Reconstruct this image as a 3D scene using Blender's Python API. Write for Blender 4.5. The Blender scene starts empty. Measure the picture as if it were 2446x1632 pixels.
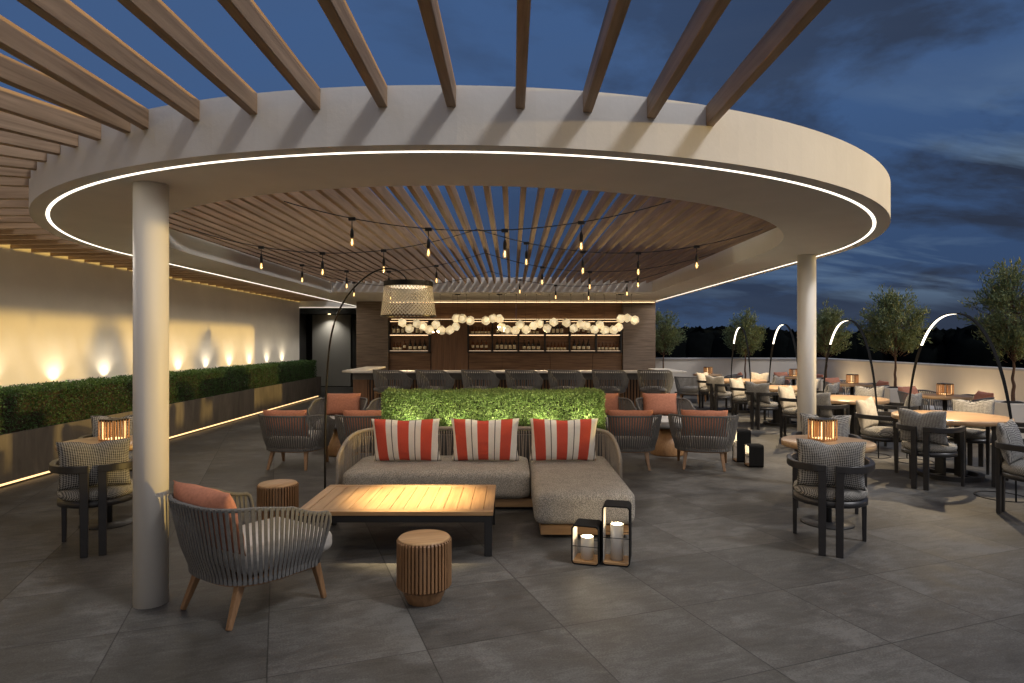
import bpy, bmesh, math, random
from mathutils import Vector, Matrix, noise as mnoise
R = math.radians
PI = math.pi
rnd = random.Random(7)
S = bpy.context.scene
C = S.collection

# ------------------------------------------------------------------ camera
cam_d = bpy.data.cameras.new('camera')
cam_d.sensor_width = 36
cam_d.lens = 22.37
cam_d.clip_start = 0.05
cam_d.clip_end = 6000
cam = bpy.data.objects.new('camera', cam_d)
C.objects.link(cam)
cam.location = (0, 0, 1.65)
cam.rotation_euler = (R(90), 0, 0)
S.camera = cam
S.view_settings.view_transform = 'Standard'
S.view_settings.look = 'None'
S.view_settings.exposure = 0.15
S.view_settings.gamma = 1
S.cycles.use_denoising = True
S.cycles.max_bounces = 8
S.cycles.diffuse_bounces = 4
S.cycles.transparent_max_bounces = 12
S.cycles.sample_clamp_indirect = 6
S.cycles.caustics_reflective = False
S.cycles.caustics_refractive = False
S.cycles.use_light_tree = True

# ------------------------------------------------------------------ world: dusk sky with a cloud layer and a moon glow
W = bpy.data.worlds.new('World'); S.world = W; W.use_nodes = True
nt = W.node_tree; nt.nodes.clear()
def wn(t, **k):
    n = nt.nodes.new(t)
    for a, b in k.items(): setattr(n, a, b)
    return n
L = nt.links.new
out = wn('ShaderNodeOutputWorld'); bg = wn('ShaderNodeBackground'); L(bg.outputs[0], out.inputs[0])
tc = wn('ShaderNodeTexCoord')
sep = wn('ShaderNodeSeparateXYZ'); L(tc.outputs['Generated'], sep.inputs[0])
def wmath(op, a, b=None, c=None, clamp=False):
    n = wn('ShaderNodeMath', operation=op); n.use_clamp = clamp
    for i, v in enumerate((a, b, c)):
        if v is None: continue
        if isinstance(v, (int, float)): n.inputs[i].default_value = v
        else: L(v, n.inputs[i])
    return n.outputs[0]
grad = wn('ShaderNodeValToRGB'); L(sep.outputs['Z'], grad.inputs[0])
gr = grad.color_ramp
gr.elements[0].position = 0.0; gr.elements[0].color = (0.036, 0.064, 0.128, 1)
gr.elements[1].position = 1.0; gr.elements[1].color = (0.046, 0.098, 0.232, 1)
e = gr.elements.new(0.12); e.color = (0.034, 0.068, 0.150, 1)
e = gr.elements.new(0.32); e.color = (0.045, 0.095, 0.215, 1)
# project the view direction on a flat cloud layer: x/(z+k), y/(z+k)
zz = wmath('ADD', wmath('MAXIMUM', sep.outputs['Z'], 0.0), 0.23)
px = wmath('DIVIDE', sep.outputs['X'], zz); py = wmath('DIVIDE', sep.outputs['Y'], zz)
comb = wn('ShaderNodeCombineXYZ'); L(px, comb.inputs[0]); L(py, comb.inputs[1])
def wnoise(scale, detail, rough, dist=0.0, off=(0, 0, 0), sc=(1, 1, 1)):
    m = wn('ShaderNodeMapping'); L(comb.outputs[0], m.inputs[0])
    m.inputs['Location'].default_value = off; m.inputs['Scale'].default_value = sc
    n = wn('ShaderNodeTexNoise'); L(m.outputs[0], n.inputs['Vector'])
    n.inputs['Scale'].default_value = scale; n.inputs['Detail'].default_value = detail
    n.inputs['Roughness'].default_value = rough; n.inputs['Distortion'].default_value = dist
    return n.outputs['Fac']
def wramp(fac, stops):
    r = wn('ShaderNodeValToRGB'); L(fac, r.inputs[0])
    cr = r.color_ramp
    cr.elements[0].position, cr.elements[0].color = stops[0]
    cr.elements[1].position, cr.elements[1].color = stops[-1]
    for p, c in stops[1:-1]:
        q = cr.elements.new(p); q.color = c
    return r.outputs[0]
g1 = lambda v: (v, v, v, 1)
n_big = wnoise(1.0, 8, 0.60, 0.25, (3.1, 1.7, 0), (1.0, 1.25, 1))
cover = wramp(n_big, [(0.44, g1(0)), (0.54, g1(1))])
# clouds lie thicker towards +X (over the open terrace) and the horizon
side = wmath('MULTIPLY_ADD', sep.outputs['X'], 0.85, 0.42, clamp=True)
low = wmath('SUBTRACT', 1.0, wmath('MULTIPLY', sep.outputs['Z'], 1.35), clamp=True)
cov2 = wmath('MULTIPLY', wmath('ADD', wmath('MULTIPLY', cover, 0.95), wmath('MULTIPLY', low, 0.18)), wmath('MAXIMUM', side, wmath('MULTIPLY', low, 0.45)), clamp=True)
cdark = wn('ShaderNodeMix', data_type='RGBA'); L(cov2, cdark.inputs['Factor'])
L(grad.outputs[0], cdark.inputs['A']); cdark.inputs['B'].default_value = (0.023, 0.032, 0.056, 1)
# pale breaks low down
n_br = wnoise(1.5, 6, 0.55, 0.5, (8.0, 2.6, 0), (0.55, 1.5, 1))
br = wramp(n_br, [(0.52, g1(0)), (0.68, g1(1))])
brlow = wramp(sep.outputs['Z'], [(0.03, g1(0)), (0.09, g1(1)), (0.22, g1(0.9)), (0.36, g1(0.06))])
brf = wmath('MULTIPLY', wmath('MULTIPLY', br, brlow), wmath('MULTIPLY_ADD', sep.outputs['X'], 1.4, 0.1, clamp=True), clamp=True)
cbr = wn('ShaderNodeMix', data_type='RGBA'); L(brf, cbr.inputs['Factor'])
L(cdark.outputs['Result'], cbr.inputs['A']); cbr.inputs['B'].default_value = (0.13, 0.20, 0.30, 1)
# faint veils high up
n_ve = wnoise(0.9, 5, 0.6, 0.8, (1.0, 6.0, 0), (0.6, 1.2, 1))
ve = wmath('MULTIPLY', wramp(n_ve, [(0.45, g1(0)), (0.75, g1(1))]), 0.28)
cve = wn('ShaderNodeMix', data_type='RGBA'); L(ve, cve.inputs['Factor'])
L(cbr.outputs['Result'], cve.inputs['A']); cve.inputs['B'].default_value = (0.062, 0.085, 0.135, 1)
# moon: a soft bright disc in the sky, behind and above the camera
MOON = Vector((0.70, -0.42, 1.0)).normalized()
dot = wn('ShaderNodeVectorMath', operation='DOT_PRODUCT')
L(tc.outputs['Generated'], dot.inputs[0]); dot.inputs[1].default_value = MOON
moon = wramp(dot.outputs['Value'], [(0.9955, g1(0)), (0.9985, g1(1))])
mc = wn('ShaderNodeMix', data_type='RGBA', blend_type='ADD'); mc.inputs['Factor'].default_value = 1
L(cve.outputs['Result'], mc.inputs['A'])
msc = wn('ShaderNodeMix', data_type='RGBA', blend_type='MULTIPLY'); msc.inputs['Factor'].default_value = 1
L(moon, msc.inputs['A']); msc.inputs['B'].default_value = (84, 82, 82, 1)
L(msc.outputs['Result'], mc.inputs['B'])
# added warm fill lobe, low in the unseen sky behind the camera
GL = Vector((0.12, -0.96, 0.22)).normalized()
dg = wn('ShaderNodeVectorMath', operation='DOT_PRODUCT'); L(tc.outputs['Generated'], dg.inputs[0]); dg.inputs[1].default_value = GL
glow = wmath('POWER', wmath('MAXIMUM', dg.outputs['Value'], 0.0), 3.0)
gs = wn('ShaderNodeMix', data_type='RGBA', blend_type='MULTIPLY'); gs.inputs['Factor'].default_value = 1
L(glow, gs.inputs['A']); gs.inputs['B'].default_value = (0.54, 0.48, 0.41, 1)
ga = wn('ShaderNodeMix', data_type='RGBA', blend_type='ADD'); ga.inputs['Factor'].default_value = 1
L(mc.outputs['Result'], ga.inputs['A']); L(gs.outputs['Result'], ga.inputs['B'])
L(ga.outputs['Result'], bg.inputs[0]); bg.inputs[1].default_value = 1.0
W.cycles.sampling_method = 'MANUAL'; W.cycles.sample_map_resolution = 1024

# ------------------------------------------------------------------ sun: the last low warm light, level with the terrace from +X
sd = bpy.data.lights.new('sun', 'SUN'); sd.energy = 1.8; sd.angle = R(1.2); sd.color = (1.0, 0.66, 0.18)
sun = bpy.data.objects.new('sun', sd); C.objects.link(sun)
sun.rotation_euler = Vector((-1, 0.0, -0.062)).to_track_quat('-Z', 'Y').to_euler()

def spot(name, loc, to, power, cone, blend=1.0, color=(1, .78, .5), radius=.03, parent=None):
    d = bpy.data.lights.new(name, 'SPOT'); d.energy = power; d.spot_size = R(cone); d.spot_blend = blend
    d.color = color; d.shadow_soft_size = radius
    o = bpy.data.objects.new(name, d); C.objects.link(o)
    o.location = loc; o.rotation_euler = (Vector(to) - Vector(loc)).to_track_quat('-Z', 'Y').to_euler()
    if parent: o.parent = parent
    return o
def point(name, loc, power, color=(1, .6, .28), radius=.03, parent=None):
    d = bpy.data.lights.new(name, 'POINT'); d.energy = power; d.color = color; d.shadow_soft_size = radius
    o = bpy.data.objects.new(name, d); C.objects.link(o); o.location = loc
    if parent: o.parent = parent
    return o

# ------------------------------------------------------------------ materials
class NT:
    def __init__(s, name):
        s.m = bpy.data.materials.new(name); s.m.use_nodes = True
        s.t = s.m.node_tree; s.t.nodes.clear()
        s.out = s.n('ShaderNodeOutputMaterial'); s.b = s.n('ShaderNodeBsdfPrincipled')
        s.l(s.b.outputs[0], s.out.inputs[0])
        s.tc = s.n('ShaderNodeTexCoord')
    def n(s, t, **k):
        q = s.t.nodes.new(t)
        for a, b in k.items(): setattr(q, a, b)
        return q
    def l(s, a, b): s.t.links.new(a, b)
    def mapping(s, scale=(1, 1, 1), rot=(0, 0, 0), loc=(0, 0, 0), src=None):
        m = s.n('ShaderNodeMapping'); s.l(src or s.tc.outputs['Object'], m.inputs[0])
        m.inputs['Scale'].default_value = scale; m.inputs['Rotation'].default_value = rot; m.inputs['Location'].default_value = loc
        return m.outputs[0]
    def noise(s, vec, scale, detail=4, rough=.5, dist=0, dim='3D', w=None):
        q = s.n('ShaderNodeTexNoise'); q.noise_dimensions = dim
        s.l(vec, q.inputs['Vector']); q.inputs['Scale'].default_value = scale
        q.inputs['Detail'].default_value = detail; q.inputs['Roughness'].default_value = rough
        q.inputs['Distortion'].default_value = dist
        if w is not None: s.l(w, q.inputs['W'])
        return q.outputs['Fac']
    def ramp(s, fac, stops, interp='LINEAR'):
        r = s.n('ShaderNodeValToRGB'); s.l(fac, r.inputs[0]); cr = r.color_ramp; cr.interpolation = interp
        cr.elements[0].position = stops[0][0]; cr.elements[0].color = (*stops[0][1], 1)
        cr.elements[1].position = stops[-1][0]; cr.elements[1].color = (*stops[-1][1], 1)
        for p, c in stops[1:-1]:
            q = cr.elements.new(p); q.color = (*c, 1)
        return r.outputs[0]
    def mix(s, f, a, b, mode='MIX'):
        q = s.n('ShaderNodeMix', data_type='RGBA', blend_type=mode)
        for sock, v in (('Factor', f), ('A', a), ('B', b)):
            i = q.inputs[sock]
            if isinstance(v, (int, float)): i.default_value = v
            elif isinstance(v, tuple): i.default_value = (*v, 1)
            else: s.l(v, i)
        return q.outputs['Result']
    def math(s, op, a, b=None, clamp=False):
        q = s.n('ShaderNodeMath', operation=op); q.use_clamp = clamp
        for i, v in enumerate((a, b)):
            if v is None: continue
            if isinstance(v, (int, float)): q.inputs[i].default_value = v
            else: s.l(v, q.inputs[i])
        return q.outputs[0]
    def bump(s, h, strength=.3, dist=.01):
        q = s.n('ShaderNodeBump'); s.l(h, q.inputs['Height']); q.inputs['Strength'].default_value = strength
        q.inputs['Distance'].default_value = dist; s.l(q.outputs[0], s.b.inputs['Normal'])
    def col(s, c):
        if isinstance(c, tuple): s.b.inputs['Base Color'].default_value = (*c, 1)
        else: s.l(c, s.b.inputs['Base Color'])
    def set(s, **k):
        for a, b in k.items(): s.b.inputs[a.replace('_', ' ')].default_value = b

def plain(name, c, rough=.6, metal=0, var=.12, scale=8, bump=0.0):
    t = NT(name); v = t.noise(t.mapping(), scale, 5, .6)
    a = tuple(x * (1 - var) for x in c); b = tuple(min(1, x * (1 + var)) for x in c)
    t.col(t.ramp(v, [(.3, a), (.7, b)])); t.set(Roughness=rough, Metallic=metal)
    if bump: t.bump(t.noise(t.mapping(), scale * 12, 3, .6), bump, .004)
    return t.m
def wood(name, dark, light, axis=0, scale=1.0, rough=.5, ring=1.0, bump=.12):
    t = NT(name); oi = t.n('ShaderNodeObjectInfo')
    sc = [9 * scale] * 3; sc[axis] = .55 * scale
    vec = t.mapping(tuple(sc)); w = t.math('MULTIPLY', oi.outputs['Random'], 37.0)
    a = t.noise(vec, 1.6, 6, .62, 1.6 * ring, '4D', w)
    sc2 = [70 * scale] * 3; sc2[axis] = 1.6 * scale
    b = t.noise(t.mapping(tuple(sc2)), 1.0, 3, .6, .3, '4D', w)
    f = t.math('ADD', t.math('MULTIPLY', a, .72), t.math('MULTIPLY', b, .28))
    mid = tuple((x + y) / 2 for x, y in zip(dark, light))
    t.col(t.ramp(f, [(.34, dark), (.48, mid), (.64, light)])); t.set(Roughness=rough)
    t.bump(b, bump, .003); return t.m
def emit(name, c, strength):
    t = NT(name); t.col((.8, .75, .65)); t.set(Roughness=.5)
    t.b.inputs['Emission Color'].default_value = (*c, 1); t.b.inputs['Emission Strength'].default_value = strength
    return t.m

M = {}
def floor_mat():
    t = NT('floor_tiles')
    vec = t.mapping((1, 1, 1), (0, 0, R(-20.2)), (0, 0, 0))
    # tile joints at 0.8 m, turned 20 degrees from the canopy axis
    sp = t.n('ShaderNodeSeparateXYZ'); t.l(vec, sp.inputs[0])
    def joint(o, off):
        u = t.math('ADD', t.math('DIVIDE', o, .80), off)
        f = t.math('FRACT', u); d = t.math('MULTIPLY', t.math('MINIMUM', f, t.math('SUBTRACT', 1.0, f)), .80)
        return d, t.math('FLOOR', u)
    dx, ix = joint(sp.outputs['X'], 100.0 + TILE_OX); dy, iy = joint(sp.outputs['Y'], 100.0 + TILE_OY)
    d = t.math('MINIMUM', dx, dy)
    line = t.ramp(d, [(.0018, (.08, .08, .08)), (.0044, (1, 1, 1))])
    cid = t.n('ShaderNodeCombineXYZ'); t.l(ix, cid.inputs[0]); t.l(iy, cid.inputs[1])
    wn_ = t.n('ShaderNodeTexWhiteNoise'); wn_.noise_dimensions = '2D'; t.l(cid.outputs[0], wn_.inputs['Vector'])
    tile_v = wn_.outputs['Value']
    # each tile has its own cloudy figure
    offv = t.n('ShaderNodeVectorMath', operation='SCALE'); t.l(wn_.outputs['Color'], offv.inputs[0]); offv.inputs['Scale'].default_value = 9.0
    add = t.n('ShaderNodeVectorMath', operation='ADD'); t.l(vec, add.inputs[0]); t.l(offv.outputs[0], add.inputs[1])
    a = t.noise(add.outputs[0], 2.3, 8, .62, .6)
    st = t.n('ShaderNodeMapping'); t.l(add.outputs[0], st.inputs[0]); st.inputs['Scale'].default_value = (3.0, 9, 1)
    st.inputs['Rotation'].default_value = (0, 0, .5)
    b = t.noise(st.outputs[0], 1.4, 7, .6, 1.2)
    c = t.noise(vec, 85, 3, .75)
    f = t.math('ADD', t.math('ADD', t.math('MULTIPLY', a, .46), t.math('MULTIPLY', b, .24)), t.math('MULTIPLY', c, .30))
    f = t.math('ADD', f, t.math('MULTIPLY', t.math('SUBTRACT', tile_v, .5), .07))
    col = t.ramp(f, [(.39, (.042, .040, .036)), (.50, (.079, .076, .071)), (.60, (.136, .133, .126))])
    speck = t.ramp(t.noise(vec, 210, 1, .5), [(.66, (0, 0, 0)), (.74, (1, 1, 1))])
    col = t.mix(t.math('MULTIPLY', speck, .34), col, (.30, .29, .27))
    col = t.mix(line, (.012, .012, .012), col)
    t.col(col)
    rr = t.ramp(a, [(.35, (.50, .50, .50)), (.65, (.68, .68, .68))]); t.l(rr, t.b.inputs['Roughness'])
    h = t.math('ADD', t.math('MULTIPLY', line, 1.0), t.math('MULTIPLY', f, .25)); t.bump(h, .25, .004)
    t.b.inputs['Specular IOR Level'].default_value = .35
    return t.m
TILE_OX, TILE_OY = 0.0, 0.0
# joint crossing seen at (2.075, 3.48) in plan: turn it into tile offsets
_c, _s = math.cos(R(-20.2)), math.sin(R(-20.2))
_x, _y = 2.075, 3.48
TILE_OX = -((_c * _x - _s * _y) / .80) % 1.0
TILE_OY = -((_s * _x + _c * _y) / .80) % 1.0
M['floor'] = floor_mat()
M['stucco'] = plain('white_render', (.76, .73, .68), .85, 0, .04, 2.5, .25)
M['wallstucco'] = plain('wall_render', (.85, .775, .64), .9, 0, .06, 1.2, .3)
M['column'] = plain('column_paint', (.74, .71, .66), .5, 0, .02, 2)
M['parapet'] = plain('parapet_render', (.68, .63, .56), .85, 0, .05, 1.5, .2)
M['coping'] = plain('coping_stone', (.45, .45, .46), .6, 0, .06, 3)
M['beam'] = wood('beam_oak', (.19, .118, .064), (.45, .305, .19), 0, .8, .6)
M['slat'] = wood('slat_oak', (.185, .115, .067), (.40, .265, .165), 0, .8, .6)
M['teak'] = wood('teak_light', (.30, .165, .070), (.50, .31, .15), 1, 1.0, .42)
M['teakx'] = wood('teak_light_lengthwise', (.30, .165, .070), (.50, .31, .15), 0, 1.0, .42)
M['teakz'] = wood('teak_upright', (.22, .115, .050), (.40, .23, .11), 2, 1.6, .45)
M['oaktop'] = wood('oak_table_top', (.30, .18, .092), (.50, .33, .185), 0, .7, .35)
M['fluted'] = wood('fluted_teak', (.15, .075, .032), (.30, .165, .078), 2, 1.2, .5)
M['lanternwood'] = wood('lantern_wood', (.34, .17, .075), (.56, .31, .15), 2, 1.5, .5)
M['matblack'] = plain('matt_black_metal', (.010, .010, .010), .85, 0, .1, 20); M['matblack'].node_tree.nodes['Principled BSDF'].inputs['Specular IOR Level'].default_value = .15
M['black'] = plain('black_powder_coat', (.017, .017, .018), .45, 0, .1, 20)
M['blackchair'] = plain('black_chair_lacquer', (.022, .021, .022), .40, 0, .15, 14)
M['charcoal'] = plain('charcoal_panel', (.055, .055, .055), .6, 0, .08, 3)
M['lampblack'] = plain('lamp_bronze', (.03, .026, .022), .35, .6, .1, 10)
M['rope'] = plain('grey_rope', (.145, .142, .138), .85, 0, .16, 60, .5)
M['ropebeige'] = plain('taupe_rope', (.30, .26, .215), .85, 0, .15, 60, .5)
M['cushion'] = plain('pale_cushion', (.50, .48, .45), .95, 0, .06, 14, .3)
M['orange'] = plain('terracotta_fabric', (.47, .195, .120), .95, 0, .14, 42, .5)
M['chairwood'] = wood('chair_leg_wood', (.17, .088, .042), (.31, .18, .09), 2, 1.5, .45)
def weave(name, a, b, pitch, rough=.95):
    t = NT(name); sp = t.n('ShaderNodeSeparateXYZ'); t.l(t.tc.outputs['Object'], sp.inputs[0])
    u = t.math('ADD', sp.outputs['X'], t.math('MULTIPLY', sp.outputs['Y'], .5)); v = t.math('ADD', sp.outputs['Z'], t.math('MULTIPLY', sp.outputs['Y'], .87))
    k = 2 * PI / pitch
    p = t.math('SINE', t.math('MULTIPLY', t.math('ADD', u, v), k * .62)); q = t.math('SINE', t.math('MULTIPLY', t.math('SUBTRACT', u, v), k * .62))
    f = t.math('MULTIPLY', p, q)
    nz = t.noise(t.tc.outputs['Object'], 60, 3, .6)
    f = t.math('ADD', f, t.math('MULTIPLY', t.math('SUBTRACT', nz, .5), .9))
    t.col(t.ramp(t.math('ADD', t.math('MULTIPLY', f, .5), .5), [(.40, a), (.56, b)])); t.set(Roughness=rough)
    t.bump(f, .35, .003); return t.m
M['weave'] = weave('black_white_weave', (.045, .044, .044), (.37, .36, .34), .018)
M['weaveseat'] = weave('black_white_seat_weave', (.045, .043, .040), (.42, .40, .36), .014)
M['ivory'] = plain('ivory_fabric', (.46, .41, .33), .95, 0, .18, 22, .4)
def sofa_fabric():
    t = NT('tweed_fabric')
    w = t.n('ShaderNodeTexVoronoi'); t.l(t.tc.outputs['Object'], w.inputs['Vector']); w.inputs['Scale'].default_value = 150
    n2 = t.noise(t.mapping((1, 1, 1)), 9, 4, .6)
    f = t.math('ADD', t.math('MULTIPLY', w.outputs['Distance'], .9), t.math('MULTIPLY', n2, .28))
    t.col(t.ramp(f, [(.28, (.56, .515, .44)), (.50, (.40, .365, .31)), (.70, (.21, .19, .165))])); t.set(Roughness=.95)
    t.bump(w.outputs['Distance'], .5, .004); return t.m
M['tweed'] = sofa_fabric()
def striped():
    t = NT('striped_outdoor_fabric'); sp = t.n('ShaderNodeSeparateXYZ'); t.l(t.tc.outputs['Object'], sp.inputs[0])
    # stripes lean a little, like a print sewn off the grain
    u = t.math('ADD', t.math('DIVIDE', t.math('ADD', sp.outputs['X'], t.math('MULTIPLY', t.math('MULTIPLY', sp.outputs['X'], sp.outputs['Z']), -.25)), .70), .5)
    w = (.84, .80, .73); r = (.60, .085, .050); k = (.05, .045, .04)
    st = [(0, w), (.035, k), (.045, w), (.095, r), (.245, w), (.315, k), (.325, w), (.395, r), (.545, w), (.625, k), (.635, w), (.705, r), (.855, w), (.945, k), (.955, w), (1, w)]
    c = t.ramp(u, st, 'CONSTANT'); n2 = t.noise(t.mapping((200, 200, 40)), 1, 2, .6)
    c = t.mix(.18, c, t.ramp(n2, [(.3, (.5, .5, .5)), (.7, (1, 1, 1))]), 'MULTIPLY')
    t.col(c); t.set(Roughness=.9); t.bump(t.noise(t.mapping((6, 6, 14)), 1, 4, .6), .35, .02); return t.m
M['stripe'] = striped()
def leaf(name, a, b, c, rough=.5, trans=.25):
    t = NT(name); oi = t.n('ShaderNodeNewGeometry')
    r = oi.outputs['Random Per Island']
    t.col(t.ramp(r, [(.0, a), (.5, b), (1., c)])); t.set(Roughness=rough)
    t.b.inputs['Specular IOR Level'].default_value = .4
    tr = t.n('ShaderNodeBsdfTranslucent'); tr.inputs[0].default_value = (*c, 1)
    mx = t.n('ShaderNodeMixShader'); mx.inputs[0].default_value = trans
    t.l(t.b.outputs[0], mx.inputs[1]); t.l(tr.outputs[0], mx.inputs[2]); t.l(mx.outputs[0], t.out.inputs[0]); return t.m
M['boxleaf'] = leaf('boxwood_leaf', (.045, .080, .018), (.125, .205, .045), (.36, .47, .15))
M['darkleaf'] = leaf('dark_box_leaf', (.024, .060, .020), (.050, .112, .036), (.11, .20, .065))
M['olive'] = leaf('olive_leaf', (.07, .105, .045), (.14, .185, .08), (.24, .29, .135))
M['twig'] = plain('twigs', (.035, .028, .016), .9, 0, .3, 20)
M['bark'] = plain('bark', (.12, .065, .038), .9, 0, .35, 30, .8)
M['soil'] = plain('soil', (.016, .012, .009), .95, 0, .4, 40, .8)
def corten():
    t = NT('weathered_trough'); a = t.noise(t.mapping((1, 1, .5)), 1.6, 8, .65, .8); b = t.noise(t.mapping((12, 12, 1.2)), 1.2, 5, .6)
    f = t.math('ADD', t.math('MULTIPLY', a, .7), t.math('MULTIPLY', b, .3))
    t.col(t.ramp(f, [(.34, (.105, .093, .082)), (.5, (.17, .148, .125)), (.66, (.25, .22, .185))])); t.set(Roughness=.55, Metallic=.15)
    t.bump(a, .15, .01); return t.m
M['corten'] = corten()
def linear_stone(name, a, b, s=1.0):
    t = NT(name); v = t.noise(t.mapping((1.2 * s, 1.2, 26 * s)), 1.6, 6, .6, .5); q = t.noise(t.mapping((4, 4, 90)), 1.0, 3, .6)
    f = t.math('ADD', t.math('MULTIPLY', v, .7), t.math('MULTIPLY', q, .3)); t.col(t.ramp(f, [(.36, a), (.64, b)])); t.set(Roughness=.7)
    t.bump(f, .5, .012); return t.m
M['pier'] = linear_stone('linear_stone', (.095, .068, .050), (.225, .168, .128))
M['niche'] = linear_stone('niche_veneer', (.115, .060, .034), (.265, .150, .082), .8)
M['nichewood'] = wood('niche_door_wood', (.14, .068, .036), (.25, .13, .068), 2, .8, .5)
M['shelfwood'] = wood('shelf_wood', (.13, .065, .032), (.26, .14, .07), 0, .8, .5)
M['counter'] = plain('pale_stone_top', (.55, .52, .47), .35, 0, .08, 5)
M['counterband'] = plain('grey_stone_band', (.16, .155, .15), .4, 0, .35, 4)
M['barslat'] = wood('bar_slats', (.10, .048, .024), (.24, .125, .06), 2, .8, .5)
M['led'] = emit('led_strip', (1.0, .90, .74), 2.6)
M['ledwarm'] = emit('warm_led', (1.0, .72, .40), 6)
M['ledfoot'] = emit('plinth_led', (1.0, .62, .28), 1.8)
M['leddim'] = emit('doorway_led', (1.0, .88, .70), 1.1); M['lampdisc'] = emit('lamp_disc', (1.0, .84, .60), .8); M['ledunder'] = emit('shelf_downlight', (1.0, .64, .32), 4); M['ledcove'] = emit('cove_led', (1.0, .72, .40), 3.6)
M['ledshelf'] = emit('shelf_led', (1.0, .74, .48), 1.0)
M['ledarch'] = emit('arch_led', (1.0, .90, .72), 3.2)
M['ledlant'] = emit('lantern_glow', (1.0, .70, .30), 1.6)
M['candle'] = plain('candle_tube', (.62, .60, .56), .4, 0, .03, 6)
M['candletop'] = emit('candle_glow', (1.0, .78, .48), 7)
M['filament'] = emit('filament', (1.0, .62, .26), 4.5)
def glassbulb():
    t = NT('clear_bulb'); gl = t.n('ShaderNodeBsdfGlossy'); gl.inputs['Roughness'].default_value = .08; gl.inputs[0].default_value = (1, .9, .7, 1)
    tr = t.n('ShaderNodeBsdfTransparent'); tr.inputs[0].default_value = (1, .93, .8, 1)
    em = t.n('ShaderNodeEmission'); em.inputs[0].default_value = (1, .62, .25, 1); em.inputs[1].default_value = .05
    lw = t.n('ShaderNodeLayerWeight'); lw.inputs[0].default_value = .35
    mx = t.n('ShaderNodeMixShader'); t.l(lw.outputs['Facing'], mx.inputs[0]); t.l(tr.outputs[0], mx.inputs[1]); t.l(gl.outputs[0], mx.inputs[2])
    ad = t.n('ShaderNodeAddShader'); t.l(mx.outputs[0], ad.inputs[0]); t.l(em.outputs[0], ad.inputs[1]); t.l(ad.outputs[0], t.out.inputs[0]); return t.m
M['bulb'] = glassbulb()
def globe_mat():
    t = NT('opal_globe'); n1 = t.noise(t.mapping(), 9, 5, .6, .6); oi = t.n('ShaderNodeObjectInfo')
    t.col((.8, .75, .62)); t.set(Roughness=.25)
    c = t.ramp(n1, [(.3, (1.0, .66, .30)), (.6, (1.0, .80, .47))]); t.l(c, t.b.inputs['Emission Color'])
    geo = t.n('ShaderNodeNewGeometry'); lw = t.n('ShaderNodeLayerWeight'); lw.inputs[0].default_value = .4
    s = t.math('MULTIPLY', t.math('ADD', t.math('MULTIPLY', oi.outputs['Random'], .22), .38), t.math('SUBTRACT', 1.60, t.math('MULTIPLY', lw.outputs['Facing'], 1.9)))
    s = t.math('MULTIPLY', s, t.math('ADD', .55, t.math('MULTIPLY', n1, .9)))
    t.l(s, t.b.inputs['Emission Strength']); return t.m
M['globe'] = globe_mat()
M['shadenet'] = plain('lamp_net', (.50, .46, .38), .6, 0, .05, 10)
M['bottledark'] = plain('dark_bottle_glass', (.020, .014, .010), .12, 0, .1, 10)
M['bottleamber'] = plain('amber_bottle_glass', (.13, .045, .018), .12, 0, .2, 10)
M['label'] = plain('paper_label', (.85, .74, .52), .8, 0, .06, 30)
M['capred'] = plain('bottle_capsule', (.06, .02, .015), .4, 0, .2, 10)
M['woods'] = plain('night_woods', (.004, .005, .005), 1, 0, .4, .2)
M['woods'].node_tree.nodes['Principled BSDF'].inputs['Specular IOR Level'].default_value = 0.0
M['ground'] = plain('night_ground', (.006, .007, .008), 1, 0, .3, .01)
M['panel'] = plain('grey_wall_panel', (.58, .58, .55), .7, 0, .03, 2)

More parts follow.
